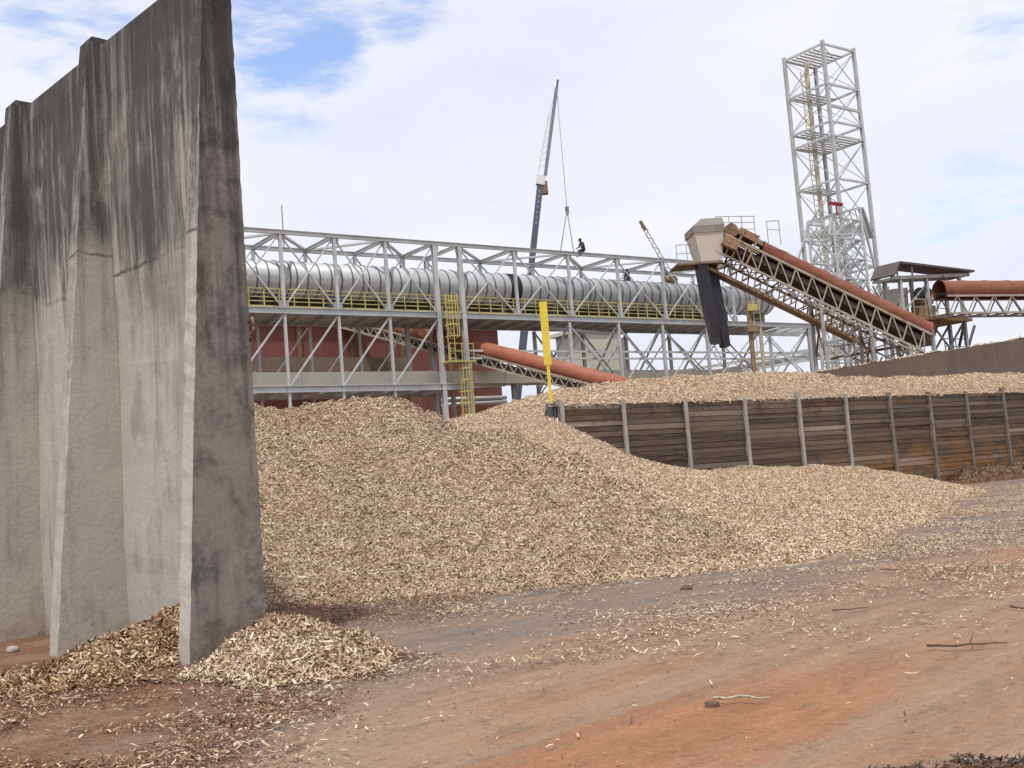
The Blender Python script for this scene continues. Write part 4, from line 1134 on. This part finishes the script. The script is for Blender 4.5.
# ------------------------------------------------------------------ people
def person(loc, face, label, lean=.25):
    """seated figure grown from a skeleton with the skin modifier; face = unit vector forward"""
    t = bpy.data.objects.new('person', None); COL.objects.link(t); t.location = loc
    tag(t, label, 'person', 'workers sitting on the gantry')
    f_ = Vector(face).normalized(); s_ = Vector((-f_.y, f_.x, 0))
    V = {}; J = []; R_ = []; E_ = []
    def j(n, a, b, z, r): V[n] = len(J); J.append(f_ * a + s_ * b + Z * z); R_.append(r)
    def e(a, b): E_.append((V[a], V[b]))
    j('pelvis', 0, 0, .12, .15); j('waist', lean * .15, 0, .32, .14); j('chest', lean * .55, 0, .55, .17); j('neck', lean * .9, 0, .71, .065); j('head', lean * 1.15, 0, .82, .1); j('crown', lean * 1.2, 0, .92, .085)
    e('pelvis', 'waist'); e('waist', 'chest'); e('chest', 'neck'); e('neck', 'head'); e('head', 'crown')
    for k_, b in (('l', 1), ('r', -1)):
        j(k_ + 'hip', .06, .1 * b, .1, .11); j(k_ + 'knee', .46, .13 * b, .13, .07); j(k_ + 'ankle', .5, .13 * b, -.3, .045); j(k_ + 'toe', .66, .14 * b, -.36, .04)
        j(k_ + 'sh', lean * .7, .19 * b, .63, .075); j(k_ + 'elb', lean * .7 + .12, .25 * b, .38, .05); j(k_ + 'wri', lean * .7 + .34, .2 * b, .28, .035); j(k_ + 'hand', lean * .7 + .44, .18 * b, .23, .035)
        e('pelvis', k_ + 'hip'); e(k_ + 'hip', k_ + 'knee'); e(k_ + 'knee', k_ + 'ankle'); e(k_ + 'ankle', k_ + 'toe')
        e('chest', k_ + 'sh'); e(k_ + 'sh', k_ + 'elb'); e(k_ + 'elb', k_ + 'wri'); e(k_ + 'wri', k_ + 'hand')
    me = bpy.data.meshes.new('body'); me.from_pydata(J, E_, []); me.update()
    o = bpy.data.objects.new('body', me); COL.objects.link(o); o.parent = t; me.materials.append(m_cloth)
    o.modifiers.new('skin', 'SKIN'); me.skin_vertices.new() if not me.skin_vertices else None
    for i, r in enumerate(R_):
        sv = me.skin_vertices[0].data[i]; sv.radius = (r, r); sv.use_root = (i == 0)
    sb = o.modifiers.new('smooth', 'SUBSURF'); sb.levels = 1; sb.render_levels = 1
    mb = MB(); c = Vector(loc) + J[V['head']]
    mb.tube(c + Z * .05, c + Z * .13, .125, 14, .11); mb.tube(c + Z * .13, c + Z * .19, .11, 14, .04); mb.frame(c + f_ * .12 + Z * .055, s_ * .08, f_ * .06, Z * .01)
    mb.build('hard_hat', m_hat, t)
    mb = MB(); mb.tube(c + f_ * .07 - Z * .06, c + f_ * .075 + Z * .04, .06, 10, .075); mb.tube(c + f_ * .13 - Z * .02, c + f_ * .15 - Z * .03, .018, 6); mb.build('face', m_skin, t)
    return t
person(G(solve(584, 0, TOP + .3), 0, TOP + .17), -gd, 'seated worker in dark clothes perched on the top chord of the gantry')
person(G(solve(629, 2, PC + PR), 2, PC + PR - .02), -gd, 'hunched worker in dark clothes sitting on top of the silver pipe', .12)
vb = G(solve(671, 2, PC + PR), 2, PC + PR + .0)
vt = thing('pipe_valve', vb, 'small tan valve body sitting on top of the silver pipe', 'valve')
MB().tube(vb, vb + Z * .35, .2, 10).build('neck', m_tan, vt)
MB().tube(vb + Z * .35 - gd * .6, vb + Z * .35 + gd * .55, .24, 10).build('body', m_tan, vt)
MB().tube(vb + Z * .5, vb + Z * .62, .4, 14).build('hand_wheel', m_yellow, vt)

# ------------------------------------------------------------------ small things in the yard
def stick(p, q, r, label, mat=m_twig, n=6, fork=None, name='dry_stick'):
    mb = MB(); a = Vector(p); b = Vector(q); pts = [a.lerp(b, i / n) + Vector((random.gauss(0, .02), random.gauss(0, .02), abs(random.gauss(0, .008)))) for i in range(n + 1)]
    for i in range(n): r_ = r * .55; mb.tube(pts[i], pts[i + 1], r_ * (1 - .5 * i / n), 6, r_ * (1 - .5 * (i + 1) / n), caps=True)
    if fork: m_ = pts[n // 2]; mb.tube(m_, m_ + Vector(fork), r * .35, 5, r * .15)
    mb.solo(name, mat, label, 'stick')
def g3(x, y, z=.025): v = gr(x, y); v.z = z; return v
stick(g3(925, 650), g3(1012, 646), .02, 'longest dark forked twig lying on the soil near the right edge', fork=(.12, .2, .06))
stick(g3(708, 703), g3(772, 702), .022, 'pale brown stick lying flat beside a clod on orange soil', m_palestick)
stick(g3(830, 613), g3(868, 611), .016, 'short dark twig lying on the grey wheel track beyond the longest twig')
stick(g3(880, 571), g3(904, 572), .02, 'reddish stick lying close to the chip bank edge', m_rust)
stick(g3(1010, 610), g3(1040, 612), .022, 'black twig cut off by the right edge of the picture')
A_, B_ = at(341, 426, 19.2), at(366, 437, 18.9)
A_.z = float(hA(np.array([A_.x]), np.array([A_.y]))[0]) + .05; B_.z = float(hA(np.array([B_.x]), np.array([B_.y]))[0]) + .05
stick(A_, B_, .03, 'pale stripped stick lying on the slope of the large chip heap', m_palestick)
def rock(p, r, label, mat=m_stone):
    mb = MB(); n = 9; rows = 5; vs = []; fs = []
    for i in range(rows):
        g_ = math.pi * (i + .3) / (rows - .4) * .62
        for j in range(n):
            q = r * random.uniform(.82, 1.12); a = 2 * math.pi * j / n
            vs.append(Vector(p) + Vector((q * math.sin(g_) * math.cos(a) * 1.25, q * math.sin(g_) * math.sin(a), q * math.cos(g_) * .75)))
    for i in range(rows - 1):
        for j in range(n): fs.append((i * n + j, i * n + (j + 1) % n, (i + 1) * n + (j + 1) % n, (i + 1) * n + j))
    fs.append(tuple(range(n))[::-1]); mb.add(vs, fs, True); mb.solo('stone', mat, label, 'stone')
rock(g3(13, 650, 0), .07, 'grey stone on red soil at the foot of the concrete wall')
rock(g3(687, 589, 0), .07, 'dark clod lying in front of the chip bank on the grey track', m_twig)
rock(g3(712, 705, 0), .045, 'small brown clod at the end of the pale stick', m_twig)
rock(g3(999, 543, 0), .045, 'small pale stone on the far part of the yard near the right edge', m_palestick)
rock(g3(944, 621, 0), .022, 'small pale stone in the middle of the wheel track', m_palestick)
rock(g3(793, 647, 0), .02, 'tiny pale pebble on brown dusty soil', m_palestick)
# dark clods at the lower right corner
def hH(x, y):
    c = gr(1018, 792); d = np.hypot((x - c.x) * .8, y - c.y)
    return cone(d + fbm(x, y, 2.5, 3, 121) * .35, .07, .22, .03) + fbm(x, y, 9, 3, 123) * .06
heap('soil_clods', Vector((gr(1018, 792).x, gr(1018, 792).y, 0)), 'dark patch of crumbled clods and bark at the bottom right corner', hH, (1.2, 3.4, 4.6, 6.6), .03, m_heap_brown, m_debris, 16000, .022, slim=.5, tilt=.6)

# ------------------------------------------------------------------ world, sun
SUN_AZ = Vector((-.25, -.968)); SUN_EL = math.radians(66)
sdir = Vector((SUN_AZ.x * math.cos(SUN_EL), SUN_AZ.y * math.cos(SUN_EL), math.sin(SUN_EL)))
sl_ = bpy.data.lights.new('sun', 'SUN'); so = bpy.data.objects.new('sun', sl_); COL.objects.link(so)
sl_.energy = 2.9; sl_.angle = math.radians(2.5); sl_.color = (1, .95, .88)
so.rotation_euler = (-sdir).to_track_quat('-Z', 'Y').to_euler()
wd = bpy.data.worlds.new('World'); SC.world = wd; wd.use_nodes = True; nt = wd.node_tree
bg = nt.nodes['Background']; bg.inputs['Strength'].default_value = .1
sky = nt.nodes.new('ShaderNodeTexSky'); sky.sky_type = 'NISHITA'; sky.sun_disc = False
sky.sun_elevation = SUN_EL; sky.sun_rotation = math.atan2(sdir.x, sdir.y)
tc_ = nt.nodes.new('ShaderNodeTexCoord')
class WN(NT):
    def __init__(s): s.t = nt
kw = WN()
def wmap(scale, rot=(0, 0, 0)):
    mp = nt.nodes.new('ShaderNodeMapping'); nt.links.new(tc_.outputs['Generated'], mp.inputs[0])
    mp.inputs['Scale'].default_value = scale; mp.inputs['Rotation'].default_value = rot; return mp.outputs[0]
n1 = kw.noise(wmap((1.6, 1.6, 4.2), (0, .35, 0)), 2.0, 8, .58)
n2 = kw.noise(wmap((2.2, 2.2, 7), (0, .5, .3)), 3.0, 8, .62)
def lobe(px, py, lo, hi):
    d = ray(px, py).normalized(); q = nt.nodes.new('ShaderNodeVectorMath'); q.operation = 'DOT_PRODUCT'
    nrm = nt.nodes.new('ShaderNodeVectorMath'); nrm.operation = 'NORMALIZE'; nt.links.new(tc_.outputs['Generated'], nrm.inputs[0])
    nt.links.new(nrm.outputs[0], q.inputs[0]); q.inputs[1].default_value = d
    return kw.step(q.outputs['Value'], math.cos(math.radians(lo)), math.cos(math.radians(hi)))
open_ = kw.math('MAXIMUM', kw.math('MAXIMUM', kw.math('MULTIPLY', lobe(285, 38, 6, 1), .8), kw.math('MULTIPLY', lobe(75, 8, 5, .5), .6)),
                kw.math('MAXIMUM', kw.math('MULTIPLY', lobe(400, -12, 4, .5), .6), kw.math('MAXIMUM', kw.math('MULTIPLY', lobe(1000, 0, 4.5, .5), .35), kw.math('MULTIPLY', lobe(985, 205, 6, 1), .35))))
cov = kw.math('SUBTRACT', kw.math('ADD', kw.math('MULTIPLY', n1, .6), kw.math('MULTIPLY', n2, .62)), kw.math('MULTIPLY', open_, .52))
n3 = kw.noise(wmap((2.2, 2.2, 8), (.3, -.8, .5)), 3.2, 7, .6)
cov = kw.math('ADD', cov, kw.math('MULTIPLY', kw.math('SUBTRACT', n3, .5), kw.math('ADD', .5, kw.math('MULTIPLY', open_, 1.3))))
cf = kw.step(cov, .1, .46, .2, 1)
ccol = kw.ramp(kw.noise(wmap((1, 1, 3)), 2.6, 6, .55), [(.32, (.70, .735, .87)), (.66, (.87, .875, .925))])
cs = nt.nodes.new('ShaderNodeVectorMath'); cs.operation = 'SCALE'; cs.inputs['Scale'].default_value = 10.3; nt.links.new(ccol, cs.inputs[0])
blue = nt.nodes.new('ShaderNodeVectorMath'); blue.operation = 'MULTIPLY'; nt.links.new(sky.outputs[0], blue.inputs[0]); blue.inputs[1].default_value = (1.7, 1.95, 2.35)
fin = kw.mix(cf, blue.outputs[0], cs.outputs[0]); nt.links.new(fin, bg.inputs['Color'])

vs_ = SC.view_settings; vs_.view_transform = 'Standard'; vs_.look = 'None'; vs_.exposure = 0.1; vs_.gamma = 1; vs_.use_curve_mapping = False
SC.cycles.max_bounces = 6; SC.cycles.diffuse_bounces = 3; SC.cycles.use_denoising = True
